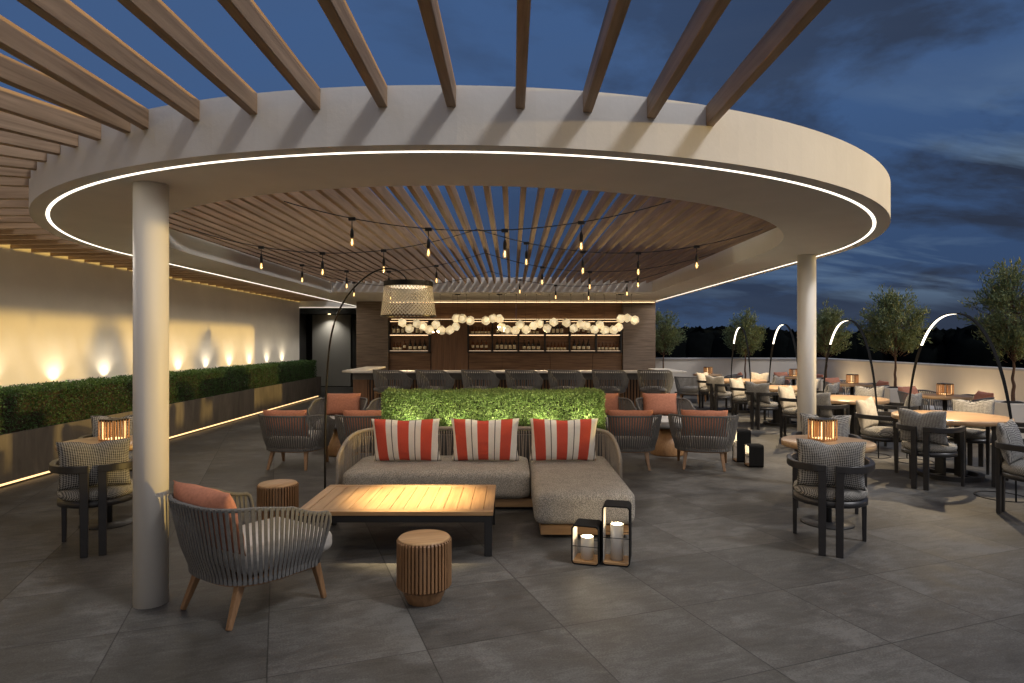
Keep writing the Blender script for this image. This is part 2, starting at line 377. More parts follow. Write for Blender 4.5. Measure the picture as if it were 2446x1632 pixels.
# ------------------------------------------------------------------ geometry helpers
class MB:
    def __init__(s): s.v = []; s.f = []; s.sm = []
    def add(s, vs, fs, smooth=False, mtx=None):
        o = len(s.v)
        s.v += [tuple(mtx @ Vector(v)) for v in vs] if mtx is not None else [tuple(v) for v in vs]
        s.f += [tuple(i + o for i in f) for f in fs]; s.sm += [smooth] * len(fs); return s
    def box(s, x0, x1, y0, y1, z0, z1, mtx=None):
        v = [(x0, y0, z0), (x1, y0, z0), (x1, y1, z0), (x0, y1, z0), (x0, y0, z1), (x1, y0, z1), (x1, y1, z1), (x0, y1, z1)]
        return s.add(v, [(0, 3, 2, 1), (4, 5, 6, 7), (0, 1, 5, 4), (1, 2, 6, 5), (2, 3, 7, 6), (3, 0, 4, 7)], False, mtx)
    def taper(s, p0, p1, a0, b0, a1, b1, ax=None):
        """square-section bar from p0 to p1 with half widths"""
        p0, p1 = Vector(p0), Vector(p1); d = (p1 - p0).normalized()
        u = Vector(ax) if ax else (Vector((1, 0, 0)) if abs(d.x) < .9 else Vector((0, 1, 0)))
        u = (u - d * u.dot(d)).normalized(); w = d.cross(u)
        v = [p + u * a * i + w * b * j for p, a, b in ((p0, a0, b0), (p1, a1, b1)) for i, j in ((-1, -1), (1, -1), (1, 1), (-1, 1))]
        return s.add(v, [(0, 3, 2, 1), (4, 5, 6, 7), (0, 1, 5, 4), (1, 2, 6, 5), (2, 3, 7, 6), (3, 0, 4, 7)])
    def tube(s, pts, r, n=8, closed=False, cap=True):
        pts = [Vector(p) for p in pts]; N = len(pts); rr = r if isinstance(r, (list, tuple)) else [r] * N
        vs = []; up = None
        for i, p in enumerate(pts):
            a = pts[i - 1] if (i or closed) else p; b = pts[(i + 1) % N] if (i < N - 1 or closed) else p
            d = (b - a).normalized()
            if up is None: up = Vector((0, 0, 1)) if abs(d.z) < .9 else Vector((1, 0, 0))
            up = (up - d * up.dot(d)).normalized(); w = d.cross(up)
            for k in range(n):
                t = 2 * PI * k / n; vs.append(p + (up * math.cos(t) + w * math.sin(t)) * rr[i])
        fs = []
        for i in range(N if closed else N - 1):
            j = (i + 1) % N
            for k in range(n): fs.append((i * n + k, i * n + (k + 1) % n, j * n + (k + 1) % n, j * n + k))
        if cap and not closed: fs += [tuple(range(n))[::-1], tuple((N - 1) * n + k for k in range(n))]
        return s.add(vs, fs, True)
    def lathe(s, prof, n=24, c=(0, 0, 0), smooth=True, a0=0.0):
        vs = [(c[0] + r * math.cos(a0 + 2 * PI * k / n), c[1] + r * math.sin(a0 + 2 * PI * k / n), c[2] + z) for r, z in prof for k in range(n)]
        fs = [(i * n + k, i * n + (k + 1) % n, (i + 1) * n + (k + 1) % n, (i + 1) * n + k) for i in range(len(prof) - 1) for k in range(n)]
        fs += [tuple(range(n))[::-1], tuple((len(prof) - 1) * n + k for k in range(n))]
        return s.add(vs, fs, smooth)
    def ring(s, r0, r1, z0, z1, n=48, c=(0, 0)):
        vs = []
        for k in range(n):
            a = 2 * PI * k / n; ca, sa = math.cos(a), math.sin(a)
            vs += [(c[0] + r * ca, c[1] + r * sa, z) for r, z in ((r0, z0), (r1, z0), (r1, z1), (r0, z1))]
        fs = []
        for k in range(n):
            j = (k + 1) % n
            for i in range(4): fs.append((k * 4 + i, k * 4 + (i + 1) % 4, j * 4 + (i + 1) % 4, j * 4 + i))
        return s.add(vs, fs)
    def build(s, name, mat, parent=None, loc=(0, 0, 0), rot=(0, 0, 0), bevel=0, seg=2, sub=0):
        me = bpy.data.meshes.new(name); me.from_pydata(s.v, [], s.f)
        me.polygons.foreach_set('use_smooth', s.sm); me.materials.append(mat); me.update()
        o = bpy.data.objects.new(name, me); C.objects.link(o); o.location = loc; o.rotation_euler = rot
        if bevel or len(s.v) < 30000:
            bm = bmesh.new(); bm.from_mesh(me); 
            if bevel:
                bmesh.ops.remove_doubles(bm, verts=bm.verts, dist=1e-5)
                ed = [e for e in bm.edges if e.is_manifold and e.calc_face_angle(0) > .6]
                bmesh.ops.bevel(bm, geom=ed, offset=bevel, segments=seg, affect='EDGES', profile=.5, clamp_overlap=True)
                for f in bm.faces: f.smooth = True
            bmesh.ops.recalc_face_normals(bm, faces=bm.faces); bm.to_mesh(me); bm.free()
            if bevel: me.shade_smooth() if seg > 2 else me.shade_flat()
        if parent: o.parent = parent
        return o
def quick(name, vs, fs, mat, parent=None, smooth=False):
    me = bpy.data.meshes.new(name); me.from_pydata(vs, [], fs); me.materials.append(mat)
    if smooth: me.polygons.foreach_set('use_smooth', [True] * len(fs))
    o = bpy.data.objects.new(name, me); C.objects.link(o)
    if parent: o.parent = parent
    return o
def tag(o, label, cat, group=None, kind=None):
    if label: o['label'] = label
    if cat: o['category'] = cat
    if group: o['group'] = group
    if kind: o['kind'] = kind
    return o
def thing(name, label, cat, loc=(0, 0, 0), rz=0.0, group=None):
    o = bpy.data.objects.new(name, None); C.objects.link(o); o.empty_display_size = .1
    o.location = loc; o.rotation_euler = (0, 0, rz); return tag(o, label, cat, group)
def copy_tree(o, parent=None):
    c = o.copy(); C.objects.link(c); c.parent = parent
    for ch in list(KIDS.get(o.name, [])):
        copy_tree(ch, c)
    return c
KIDS = {}
def freeze(o):
    """remember the children of a finished prototype, so that copies need no search"""
    ch = [x for x in bpy.data.objects if x.parent == o]
    KIDS[o.name] = ch
    for x in ch: freeze(x)
    return o
def place(proto, i, loc, rz, label, group=None, scale=None):
    o = proto if i == 0 else copy_tree(proto)
    o.location = loc; o.rotation_euler = (0, 0, rz); o['label'] = label
    if group: o['group'] = group
    if scale: o.scale = scale
    return o
ORD = ['first', 'second', 'third', 'fourth', 'fifth', 'sixth', 'seventh', 'eighth', 'ninth', 'tenth', 'eleventh', 'twelfth']

def cushion_bm(w, d, h, r=.04, seg=3, puff=.02, n=10):
    """soft box centred in x,y standing on z=0"""
    bm = bmesh.new(); bmesh.ops.create_cube(bm, size=1)
    for v in bm.verts: v.co = Vector((v.co.x * w, v.co.y * d, (v.co.z + .5) * h))
    bmesh.ops.subdivide_edges(bm, edges=bm.edges, cuts=n, use_grid_fill=True)
    for v in bm.verts:
        x, y, z = v.co; qx, qy, qz = w / 2 - r, d / 2 - r, h / 2 - r
        c = Vector((max(-qx, min(qx, x)), max(-qy, min(qy, y)), max(-qz, min(qz, z - h / 2))))
        dd = Vector((x, y, z - h / 2)) - c
        if dd.length > 1e-6: p = c + dd.normalized() * min(dd.length, r)
        else: p = c
        f = max(0, 1 - (2 * p.x / w) ** 2) * max(0, 1 - (2 * p.y / d) ** 2)
        p.z += puff * f * (1 if p.z > 0 else 0)
        v.co = (p.x, p.y, p.z + h / 2)
    return bm
def bm_obj(bm, name, mat, parent=None, loc=(0, 0, 0), smooth=True):
    me = bpy.data.meshes.new(name); bmesh.ops.recalc_face_normals(bm, faces=bm.faces); bm.to_mesh(me); bm.free(); me.materials.append(mat)
    if smooth: me.polygons.foreach_set('use_smooth', [True] * len(me.polygons))
    o = bpy.data.objects.new(name, me); C.objects.link(o); o.location = loc
    if parent: o.parent = parent
    return o
def pillow_mesh(w, h, t, dent=0.0, n=18, seed=0, pinch=.07):
    """pillow standing on its lower edge: x wide, z high, y thick"""
    vs = []; fs = []; rs = random.Random(seed); ph = rs.random() * 6
    for side in (1, -1):
        for j in range(n + 1):
            for i in range(n + 1):
                u = -1 + 2 * i / n; v = -1 + 2 * j / n
                x = w / 2 * u * (1 - pinch * (1 - v * v) * abs(u)); z = h / 2 * v * (1 - pinch * .8 * (1 - u * u) * abs(v))
                th = t / 2 * (max(0, 1 - abs(u) ** 2.6) ** .55) * (max(0, 1 - abs(v) ** 2.6) ** .55)
                wr = .006 * math.sin(9 * u + 5 * v + ph) * math.sin(7 * v + ph) * (1 - th / (t / 2 + 1e-6))
                if dent: z -= dent * math.exp(-(u / .28) ** 2) * max(0, v) ** 1.5; th *= 1 - .35 * math.exp(-(u / .3) ** 2) * max(0, v)
                vs.append((x, side * th + wr, z + h / 2))
    N = (n + 1) ** 2
    for s_ in (0, 1):
        for j in range(n):
            for i in range(n):
                a = s_ * N + j * (n + 1) + i; q = (a, a + 1, a + n + 2, a + n + 1)
                fs.append(q if s_ == 1 else q[::-1])
    me = bpy.data.meshes.new('pillow'); me.from_pydata(vs, [], fs)
    bm = bmesh.new(); bm.from_mesh(me); bmesh.ops.remove_doubles(bm, verts=bm.verts, dist=1e-4); bmesh.ops.recalc_face_normals(bm, faces=bm.faces)
    bm.to_mesh(me); bm.free(); me.polygons.foreach_set('use_smooth', [True] * len(me.polygons)); return me
def mesh_thing(me, name, mat, loc, rot, label, cat, group):
    if not me.materials: me.materials.append(mat)
    o = bpy.data.objects.new(name, me); C.objects.link(o); o.location = loc; o.rotation_euler = rot
    return tag(o, label, cat, group)

# ================================================================== SETTING
CX, CY = -0.41, 7.27           # centre of the round end of the canopy
ZS, ZT = 2.64, 2.94            # soffit and top of the canopy slab
XW = -6.35                     # garden wall face
XP = 9.30                      # terrace parapet face
YB = 19.4                      # back end of the terrace

fl = MB(); fl.box(-9, 9.6, -6, 24, -12, 0)
o = fl.build('floor', M['floor']); o['kind'] = 'structure'
g = MB(); g.add([(-3000, -600, -12.02), (3000, -600, -12.02), (3000, 4000, -12.02), (-3000, 4000, -12.02)], [(0, 1, 2, 3)])
o = g.build('ground', M['ground']); o['kind'] = 'structure'
# far woods: overlapping lumpy crowns on a ridge, seen as one dark mass
vs = []; fs = []; wr = random.Random(3)
def lump(x, y, z, rx, rz):
    o = len(vs); n = 9; m = 6
    for j in range(m + 1):
        for i in range(n):
            t = 2 * PI * i / n; p = PI * j / m
            q = 1 + .28 * (wr.random() - .5)
            vs.append((x + rx * q * math.sin(p) * math.cos(t), y + rx * q * math.sin(p) * math.sin(t), z + rz * q * math.cos(p)))
    for j in range(m):
        for i in range(n): fs.append((o + j * n + i, o + j * n + (i + 1) % n, o + (j + 1) * n + (i + 1) % n, o + (j + 1) * n + i))
for k in range(1100):
    a = R(-62 + 124 * k / 1099) + wr.uniform(-.002, .002); dd = wr.uniform(255, 300)
    base = 2.8 + 1.6 * math.sin(a * 7 + .6) + 1.2 * math.sin(a * 17 + 2) + (2.6 if a > .42 else 0) * min(1, (a - .42) * 8 if a > .42 else 0)
    r = wr.uniform(1.2, 3.4)
    lump(dd * math.sin(a), dd * math.cos(a), base - 1 + wr.uniform(-1.4, 1.6), r, r * wr.uniform(.8, 1.15))
    if k % 4 == 0: lump(dd * math.sin(a), dd * math.cos(a), -6, 9, 9 + base * .8)
o = quick('woods', vs, fs, M['woods'], None, True); tag(o, 'dark far-off woods along the night horizon beyond the terrace', 'woods', None, 'stuff')

# garden wall at -X with uplights
w = MB(); w.box(XW - .3, XW, -6, 19.0, 0, 3.03); w.box(XW - .3, XW + .98, -6, 19.0, 3.03, 3.12)  # second box: added unseen overhang that keeps moonlight off the upper wall
o = w.build('garden_wall', M['wallstucco']); tag(o, 'long warm rendered wall washed by uplights behind the dark hedge', 'wall')
def wall_light(y, i, label):
    t = thing('wall_uplight', label, 'wall light', (XW, y, .98), 0, 'uplights along the garden wall')
    b = MB(); b.box(0, .16, -.045, .045, -.05, .0); b.build('housing', M['charcoal'], t)
    b = MB(); b.lathe([(.0, .001), (.03, .001), (.03, .006), (0, .006)], 12, (.13, 0, 0)); b.build('lens', M['ledwarm'], t)
    spot('uplight_lamp', (.13, 0, .045), (.045, 0, 1.0), 11, 112, 1.0, (1, .88, .68), .006, t)
ys = [8.81 + 1.095 * k for k in range(-4, 9)]
for i, y in enumerate(ys):
    wall_light(y, i, 'small wall uplight behind the long hedge, %s from the corridor end' % ORD[len(ys) - 1 - i] if len(ys) - 1 - i < 12 else 'small wall uplight nearest the camera behind the long hedge')

# long trough with plinth light, hedge
t = thing('long_planter', 'long weathered brown trough with a glowing strip along its foot', 'planter', (-5.70, 6, 0))
b = MB(); b.box(0, .03, -9, 12.9, .07, .61); b.box(-.55, -.52, -9, 12.9, .07, .61); b.box(-.52, 0, 12.87, 12.9, .07, .61); b.box(-.52, 0, -9, -8.97, .07, .61)
b.box(-.52, -.0, -8.97, 12.87, .07, .10); b.build('trough', M['corten'], t)
b = MB(); b.box(-.48, -.05, -8.9, 12.8, 0, .07); b.build('plinth', M['black'], t)
b = MB(); b.box(-.045, -.018, -8.9, 12.8, .030, .046); b.build('led_strip', M['ledfoot'], t)
b = MB(); b.box(-.52, 0, -8.97, 12.87, .50, .56); b.build('soil', M['soil'], t)
import numpy as np
def leaf_cloud(name, centers, size, aspect, mat, parent, seed=1, up=.3, upright=None):
    """many small separate leaves: centers Nx3, outward normals guessed from noise"""
    rg = np.random.RandomState(seed); N = len(centers); c = np.asarray(centers)
    d = rg.normal(size=(N, 3)); d[:, 2] += up
    if upright is not None: d = d * (1 - .0) + upright
    d /= np.linalg.norm(d, axis=1)[:, None]
    q = rg.normal(size=(N, 3)); w = np.cross(d, q); w /= np.linalg.norm(w, axis=1)[:, None]; nn = np.cross(d, w)
    s = size * (0.65 + .7 * rg.rand(N))[:, None]; ww = s * aspect * .5
    a = c; tip = c + d * s; m1 = c + d * s * .5 + w * ww + nn * s * .08; m2 = c + d * s * .5 - w * ww + nn * s * .08
    V = np.stack([a, m1, tip, m2], 1).reshape(-1, 3)
    me = bpy.data.meshes.new(name); me.vertices.add(4 * N); me.vertices.foreach_set('co', V.astype(np.float32).ravel())
    me.loops.add(4 * N); me.loops.foreach_set('vertex_index', np.arange(4 * N, dtype=np.int32))
    me.polygons.add(N); me.polygons.foreach_set('loop_start', np.arange(0, 4 * N, 4, dtype=np.int32)); me.polygons.foreach_set('loop_total', np.full(N, 4, dtype=np.int32))
    me.update(calc_edges=True); me.materials.append(mat)
    o = bpy.data.objects.new(name, me); C.objects.link(o); o.parent = parent; return o
def hedge(name, label, loc, sx, sy, z0, z1, n, size, mat, seed, cats='hedge', bump=.03):
    t = thing(name, label, cats, loc); rg = np.random.RandomState(seed)
    # foliage: most leaves in the outer 7 cm shell, the rest deeper
    P = rg.rand(n, 3) * 2 - 1; depth = np.abs(rg.normal(size=n)) * .048
    face = rg.choice(5, n, p=np.array([sy * (z1 - z0)] * 2 + [sx * (z1 - z0)] * 2 + [sx * sy]) / (2 * sy * (z1 - z0) + 2 * sx * (z1 - z0) + sx * sy))
    X = P[:, 0] * sx / 2; Y = P[:, 1] * sy / 2; Z = z0 + (P[:, 2] + 1) / 2 * (z1 - z0)
    def lum(u, v, ph): return bump * (np.sin(u * 5.1 + ph) * np.sin(v * 6.3 + ph * 2) + .6 * np.sin(u * 13 + v * 9 + ph))
    for f in range(5):
        m = face == f
        if f == 0: X[m] = -sx / 2 + depth[m] + lum(Y[m], Z[m], 1)
        if f == 1: X[m] = sx / 2 - depth[m] + lum(Y[m], Z[m], 2)
        if f == 2: Y[m] = -sy / 2 + depth[m] + lum(X[m], Z[m], 3)
        if f == 3: Y[m] = sy / 2 - depth[m] + lum(X[m], Z[m], 4)
        if f == 4: Z[m] = z1 - depth[m] + lum(X[m], Y[m], 5)
    # round the upper edges
    leaf_cloud('foliage', np.stack([X, Y, Z], 1), size, .55, mat, t, seed + 9)
    b = MB(); b.box(-sx / 2 + .07, sx / 2 - .07, -sy / 2 + .07, sy / 2 - .07, z0, z1 - .07); b.build('branches', M['twig'], t)
    return t
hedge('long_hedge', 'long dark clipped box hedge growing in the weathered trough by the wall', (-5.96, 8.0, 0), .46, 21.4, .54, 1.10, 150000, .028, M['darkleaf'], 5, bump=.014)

# end wall with the corridor opening beside the bar
t = thing('end_wall', 'pale rendered end wall above and around the dark corridor opening', 'wall', (0, 0, 0))
b = MB(); b.box(-6.65, -6.44, 19.0, 19.2, 0, ZT); b.box(-6.44, -3.84, 19.0, 19.2, ZS + .02, ZT); b.build('wall', M['stucco'], t)
b = MB(); b.box(-6.44, -3.84, 18.985, 18.998, ZS + .018, ZS + .028); b.build('led_strip', M['leddim'], t)
t = thing('corridor', 'dark corridor with a softly lit grey panel, beside the bar wall', 'corridor', (0, 19.2, 0))
b = MB(); b.box(-7.6, -6.44, 0, .1, 0, 2.75); b.box(-7.6, -7.5, .1, 4.2, 0, 2.75); b.box(-3.2, -3.1, -.2, 4.2, 0, 2.75); b.box(-7.5, -3.2, .1, 4.2, ZS, 2.75); b.build('lining', M['charcoal'], t)
b = MB(); b.box(-7.5, -3.2, 4.0, 4.1, 0, ZS); b.build('end_panel', M['black'], t)
b = MB(); b.box(-7.25, -5.86, 3.9, 4.0, .03, ZS - .02); b.build('wall_panel', M['panel'], t)
b = MB(); b.box(-5.80, -4.4, 3.92, 4.0, .03, 2.45); b.build('door_leaf', M['charcoal'], t)
b = MB(); b.lathe([(.0, 0), (.05, 0), (.05, .012), (0, .012)], 16, (-6.55, 3.62, ZS - .014)); b.build('downlight', M['ledwarm'], t)
spot('corridor_lamp', (-6.55, 3.60, ZS - .03), (-6.55, 3.72, 0), 30, 120, 1.0, (1, .9, .76), .01, t)

# ------------------------------------------------------------------ canopy
def path(r, yl, yr, n=96):
    """plan line at radius r: left straight, round end, right straight"""
    p = [(CX - r, yl)]
    for k in range(1, 7): p.append((CX - r, yl + (CY - yl) * k / 7))
    for k in range(n + 1):
        a = PI + PI * k / n; p.append((CX + r * math.cos(a), CY + r * math.sin(a)))
    for k in range(1, 8): p.append((CX + r, CY + (yr - CY) * k / 7))
    return p
canopy = thing('round_canopy', 'white oval canopy ring with a glowing line round its underside', 'canopy')
YO = 12.80
po, pi_ = path(4.07, YO, YO), path(3.23, YO, YO)
b = MB(); n = len(po)
v = [(x, y, z) for z in (ZS, ZT) for (x, y) in po] + [(x, y, z) for z in (ZS, ZT) for (x, y) in pi_]
f = []
for k in range(n - 1):
    f += [(k, k + 1, n + k + 1, n + k), (2 * n + k, 3 * n + k, 3 * n + k + 1, 2 * n + k + 1), (k, 2 * n + k, 2 * n + k + 1, k + 1), (n + k, n + k + 1, 3 * n + k + 1, 3 * n + k)]
b.add(v, f)
o = b.build('ring', M['stucco'], canopy)
b = MB(); b.box(CX - 4.07, CX + 4.07, YO, 19.0, ZS, ZT); b.build('rear_slab', M['stucco'], canopy)
def strip(name, r, w, yl, yr, z, mat, parent, h=.006):
    a, c = path(r - w / 2, yl, yr), path(r + w / 2, yl, yr); n = len(a)
    v = [(x, y, zz) for zz in (z - h, z) for (x, y) in a] + [(x, y, zz) for zz in (z - h, z) for (x, y) in c]; f = []
    for k in range(n - 1):
        f += [(k, k + 1, 2 * n + k + 1, 2 * n + k), (n + k, 3 * n + k, 3 * n + k + 1, n + k + 1), (k, n + k, n + k + 1, k + 1), (2 * n + k, 2 * n + k + 1, 3 * n + k + 1, 3 * n + k)]
    b = MB(); b.add(v, f); return b.build(name, mat, parent)
strip('led_strip', 3.955, .023, 18.9, 15.66, ZS + .001, M['led'], canopy, .003)
b = MB(); b.box(-3.03, 3.50, 15.585, 15.625, ZS - .0345, ZS - .028); b.build('cove_light', M['ledcove'], canopy)
b = MB(); b.box(-3.03, 3.50, 15.57, 15.69, ZS - .065, ZS - .036); b.build('cove_ledge', M['nichewood'], canopy)

def column(x, y, label):
    b = MB(); b.lathe([(.0, 0), (.1, 0), (.1, ZS), (0, ZS)], 48); o = b.build('round_column', M['column'], None, (x, y, 0))
    me = o.data; me.polygons.foreach_set('use_smooth', [abs(p.normal.z) < .5 for p in me.polygons])
    tag(o, label, 'column', 'canopy columns')
column(-2.28, 4.02, 'white round column by the rope lounge chair under the canopy edge')
column(3.39, 7.32, 'white round column standing behind the small table with a wooden lantern')
column(-4.21, 7.32, 'white round column hidden behind the nearer one beside the long trough')

BZ0, BZ1 = 2.83, 2.94
def bar_part(p0, p1, wd, mat, parent, name='beam', z0=BZ0, z1=BZ1):
    p0, p1 = Vector((*p0, 0)), Vector((*p1, 0)); d = p1 - p0
    b = MB(); b.box(0, d.length, -wd / 2, wd / 2, z0, z1)
    return b.build(name, mat, parent, p0, (0, 0, math.atan2(d.y, d.x)), .003, 1)
def on_ring(px, py, dx, dy):
    """where the ray leaves the canopy circle"""
    qx, qy = px - CX, py - CY; B = qx * dx + qy * dy; Cc = qx * qx + qy * qy - 4.07 ** 2
    s = -B + math.sqrt(B * B - Cc); return (px + dx * s, py + dy * s)
pg = thing('front_pergola', 'oak pergola beams reaching from the canopy rim over the camera', 'pergola')
for k in range(-6, 4):
    x = .042 + .347 * k; y = CY - math.sqrt(4.07 ** 2 - (x - CX) ** 2)
    bar_part((x, y + .01), (x, -3.2), .048, M['beam'], pg)
pv = (-1.90, 5.17)
for a in range(10, 90, 10):
    dx, dy = -math.sin(R(a)), -math.cos(R(a)); q = on_ring(*pv, dx, dy)
    L1 = min((XW + .0 - q[0]) / dx if dx < 0 else 99, (-3.2 - q[1]) / dy)
    bar_part((q[0] - dx * .01, q[1] - dy * .01), (q[0] + dx * L1, q[1] + dy * L1), .048, M['beam'], pg)
sp_ = thing('side_pergola', 'oak slats bridging from the canopy to the garden wall', 'pergola')
y = 5.28
while y < 18.9:
    xo = CX - (math.sqrt(4.07 ** 2 - (y - CY) ** 2) if y < CY else 4.07)
    bar_part((xo + .01, y), (XW, y), .048, M['beam'], sp_, 'slat'); y += .3495
ip = thing('inner_pergola', 'close oak slats roofing the opening of the canopy', 'pergola')
k = -25
while k < 40:
    x = -.054 + .1459 * k; k += 1
    if x < CX - 3.2 or x > CX + 3.2: continue
    y = CY - math.sqrt(3.23 ** 2 - (x - CX) ** 2)
    bar_part((x, y - .0), (x, YO), .042, M['slat'], ip, 'slat')

# ------------------------------------------------------------------ parapet
pr = thing('parapet', 'low pale parapet with grey coping round the terrace', 'parapet wall')
b = MB(); b.box(XP, XP + .25, -6, YB, .12, 1.11); b.box(3.55, XP + .25, YB, YB + .25, .12, 1.11); b.build('wall', M['parapet'], pr)
b = MB(); b.box(XP + .01, XP + .24, -6, YB + .01, 0, .12); b.box(3.56, XP + .24, YB + .01, YB + .24, 0, .12); b.build('skirting', M['charcoal'], pr)
b = MB(); b.box(XP - .03, XP + .28, -6, YB - .03, 1.11, 1.15); b.box(3.55, XP + .28, YB - .03, YB + .28, 1.11, 1.15); b.build('coping', M['coping'], pr)

for i, y in enumerate((6.2, 8.4, 10.6, 12.6, 14.9, 17.2)):  # added lights that brighten the side parapet
    t = thing('added_floor_washlight', 'added small floor light washing the side parapet, %s from the camera' % ORD[i], 'floor light', (XP - .62, y, 0), 0, 'added floor lights washing the side parapet')
    b = MB(); b.lathe([(0, 0), (.05, 0), (.05, .03), (.03, .05), (0, .05)], 16); b.build('housing', M['black'], t)
    b = MB(); b.lathe([(0, .051), (.024, .051), (.022, .055), (0, .056)], 12); b.build('lens', M['ledwarm'], t)
    spot('added_wash_lamp', (0, 0, .075), (.62, 0, .80), 36, 150, 1.0, (1, .72, .40), .01, t)

# ------------------------------------------------------------------ bar wall
bw = thing('bar_wall', 'stone and wood bar wall with a glowing header over the shelves', 'bar wall', (0, 15.7, 0))
b = MB(); b.box(-3.84, -3.06, 0, 3.3, 0, ZS); b.box(2.74, 3.54, 0, 3.3, 0, ZS); b.build('stone_pier', M['pier'], bw)
b = MB()
nx = [-3.06, -2.0, -1.0, .1, 1.2, 2.0, 2.74]
for i in range(6): b.box(nx[i] + .003, nx[i + 1] - .003, .20, .3, 2.20, ZS - .001)
b.build('header', M['niche'], bw)
b = MB(); b.box(-3.06, 2.74, .25, .3, 1.38, 2.20); b.build('back_panel', M['niche'], bw)
b = MB()
for x0, x1 in ((-3.06, -2.02), (-1.08, -.25), (-.25, .95), (.95, 2.0), (2.0, 2.74)): b.box(x0 + .004, x1 - .004, .10, .25, 0, 1.37)
b.build('lower_panel', M['niche'], bw)
b = MB()
for k in range(6): b.box(-2.0 + .152 * k, -2.0 + .152 * (k + 1) - .003, .08, .24, 0, 2.17)
b.build('hidden_door', M['nichewood'], bw)
b = MB(); b.box(-3.04, 2.72, .02, .24, 2.172, 2.198); b.build('top_ledge', M['nichewood'], bw)
b = MB(); b.box(-3.0, 2.70, .12, .14, 2.20, 2.206); b.build('led_strip', M['ledcove'], bw)
def shelf_unit(x0, x1, posts, label):
    t = thing('bottle_shelf', label, 'shelf', ((x0 + x1) / 2, 15.72, 1.38)); c = (x0 + x1) / 2
    b = MB()
    for p in posts: b.box(p - c - .014, p - c + .014, 0, .028, 0, .79); b.box(p - c - .014, p - c + .014, .19, .218, 0, .79)
    b.box(x0 - c, x1 - c, .002, .024, .0, .022); b.box(x0 - c, x1 - c, .002, .024, .766, .788); b.build('steel_frame', M['black'], t)
    for z in (.025, .425):
        b = MB(); b.box(x0 - c, x1 - c, .03, .215, z, z + .022); s_ = b.build('shelf', M['shelfwood'], t)
        b = MB()
        for a, d in zip(posts[:-1], posts[1:]): b.box(a - c + .03, d - c - .03, .010, .018, z + .012 , z + .018)
        b.build('led_strip', M['ledshelf'], s_)
        b = MB()
        for a, d in zip(posts[:-1], posts[1:]): b.box(a - c + .03, d - c - .03, .034, .044, z + (.394 if z < .2 else .335), z + (.399 if z < .2 else .34))
        b.build('downlight_strip', M['ledunder'], s_)
    return t
P_L = [-3.05, -2.05]; P_R = [-1.09, -.49, .158, .816, 1.43, 2.086, 2.70]
shelf_unit(-3.05, -2.05, P_L, 'narrow steel and wood bottle shelf on the far side of the hidden door')
shelf_unit(-1.09, 2.70, P_R, 'long steel and wood bottle shelf of six bays in the bar wall')
# bottles
def bottle(kind):
    t = thing('bottle', '', 'bottle', (0, 0, 0))
    if kind == 'burgundy':
        b = MB(); b.lathe([(0, 0), (.041, .002), (.043, .02), (.043, .12), (.034, .165), (.019, .21), (.0145, .24), (.014, .285), (0, .286)], 14); b.build('glass', M['bottledark'], t)
        b = MB(); b.lathe([(.0435, .03), (.0437, .03), (.0437, .105), (.0435, .105)], 14); b.build('paper_label', M['label'], t)
        b = MB(); b.lathe([(0, .25), (.0155, .25), (.0155, .297), (0, .298)], 10); b.build('capsule', M['capred'], t)
    elif kind == 'bordeaux':
        b = MB(); b.lathe([(0, 0), (.037, .002), (.038, .02), (.038, .17), (.034, .19), (.015, .215), (.0145, .29), (0, .291)], 14); b.build('glass', M['bottledark'], t)
        b = MB(); b.lathe([(.0385, .04), (.0388, .04), (.0388, .14), (.0385, .14)], 14); b.build('paper_label', M['label'], t)
        b = MB(); b.lathe([(0, .245), (.0158, .245), (.0158, .30), (0, .30)], 10); b.build('capsule', M['capred'], t)
    elif kind == 'squat':
        b = MB(); b.lathe([(0, 0), (.034, .002), (.035, .02), (.033, .09), (.018, .12), (.012, .15), (.012, .19), (0, .191)], 14); b.build('glass', M['bottleamber'], t)
        b = MB(); b.lathe([(.0355, .02), (.0358, .02), (.0350, .075), (.0346, .075)], 14); b.build('paper_label', M['label'], t)
        b = MB(); b.lathe([(0, .175), (.0135, .175), (.0135, .205), (0, .205)], 10); b.build('capsule', M['capred'], t)
    else:  # spirit
        b = MB(); b.lathe([(0, 0), (.034, .002), (.035, .01), (.035, .15), (.030, .175), (.014, .20), (.013, .25), (0, .251)], 14); b.build('glass', M['bottleamber'], t)
        b = MB(); b.lathe([(.0354, .07), (.0358, .07), (.0358, .13), (.0354, .13)], 14); b.build('paper_label', M['label'], t)
        b = MB(); b.lathe([(0, .225), (.0155, .225), (.0155, .265), (0, .266)], 10); b.build('capsule', M['capred'], t)
    return freeze(t)
KINDTXT = {'burgundy': 'dark sloping wine bottle', 'bordeaux': 'straight dark wine bottle with tall label', 'squat': 'small amber bottle', 'spirit': 'amber spirit bottle with square label'}
prot = {}; used = {}
BAY = ['door-side bay', 'second bay from door', 'third bay from door', 'fourth bay from door', 'fifth bay from door', 'stone-pier bay']
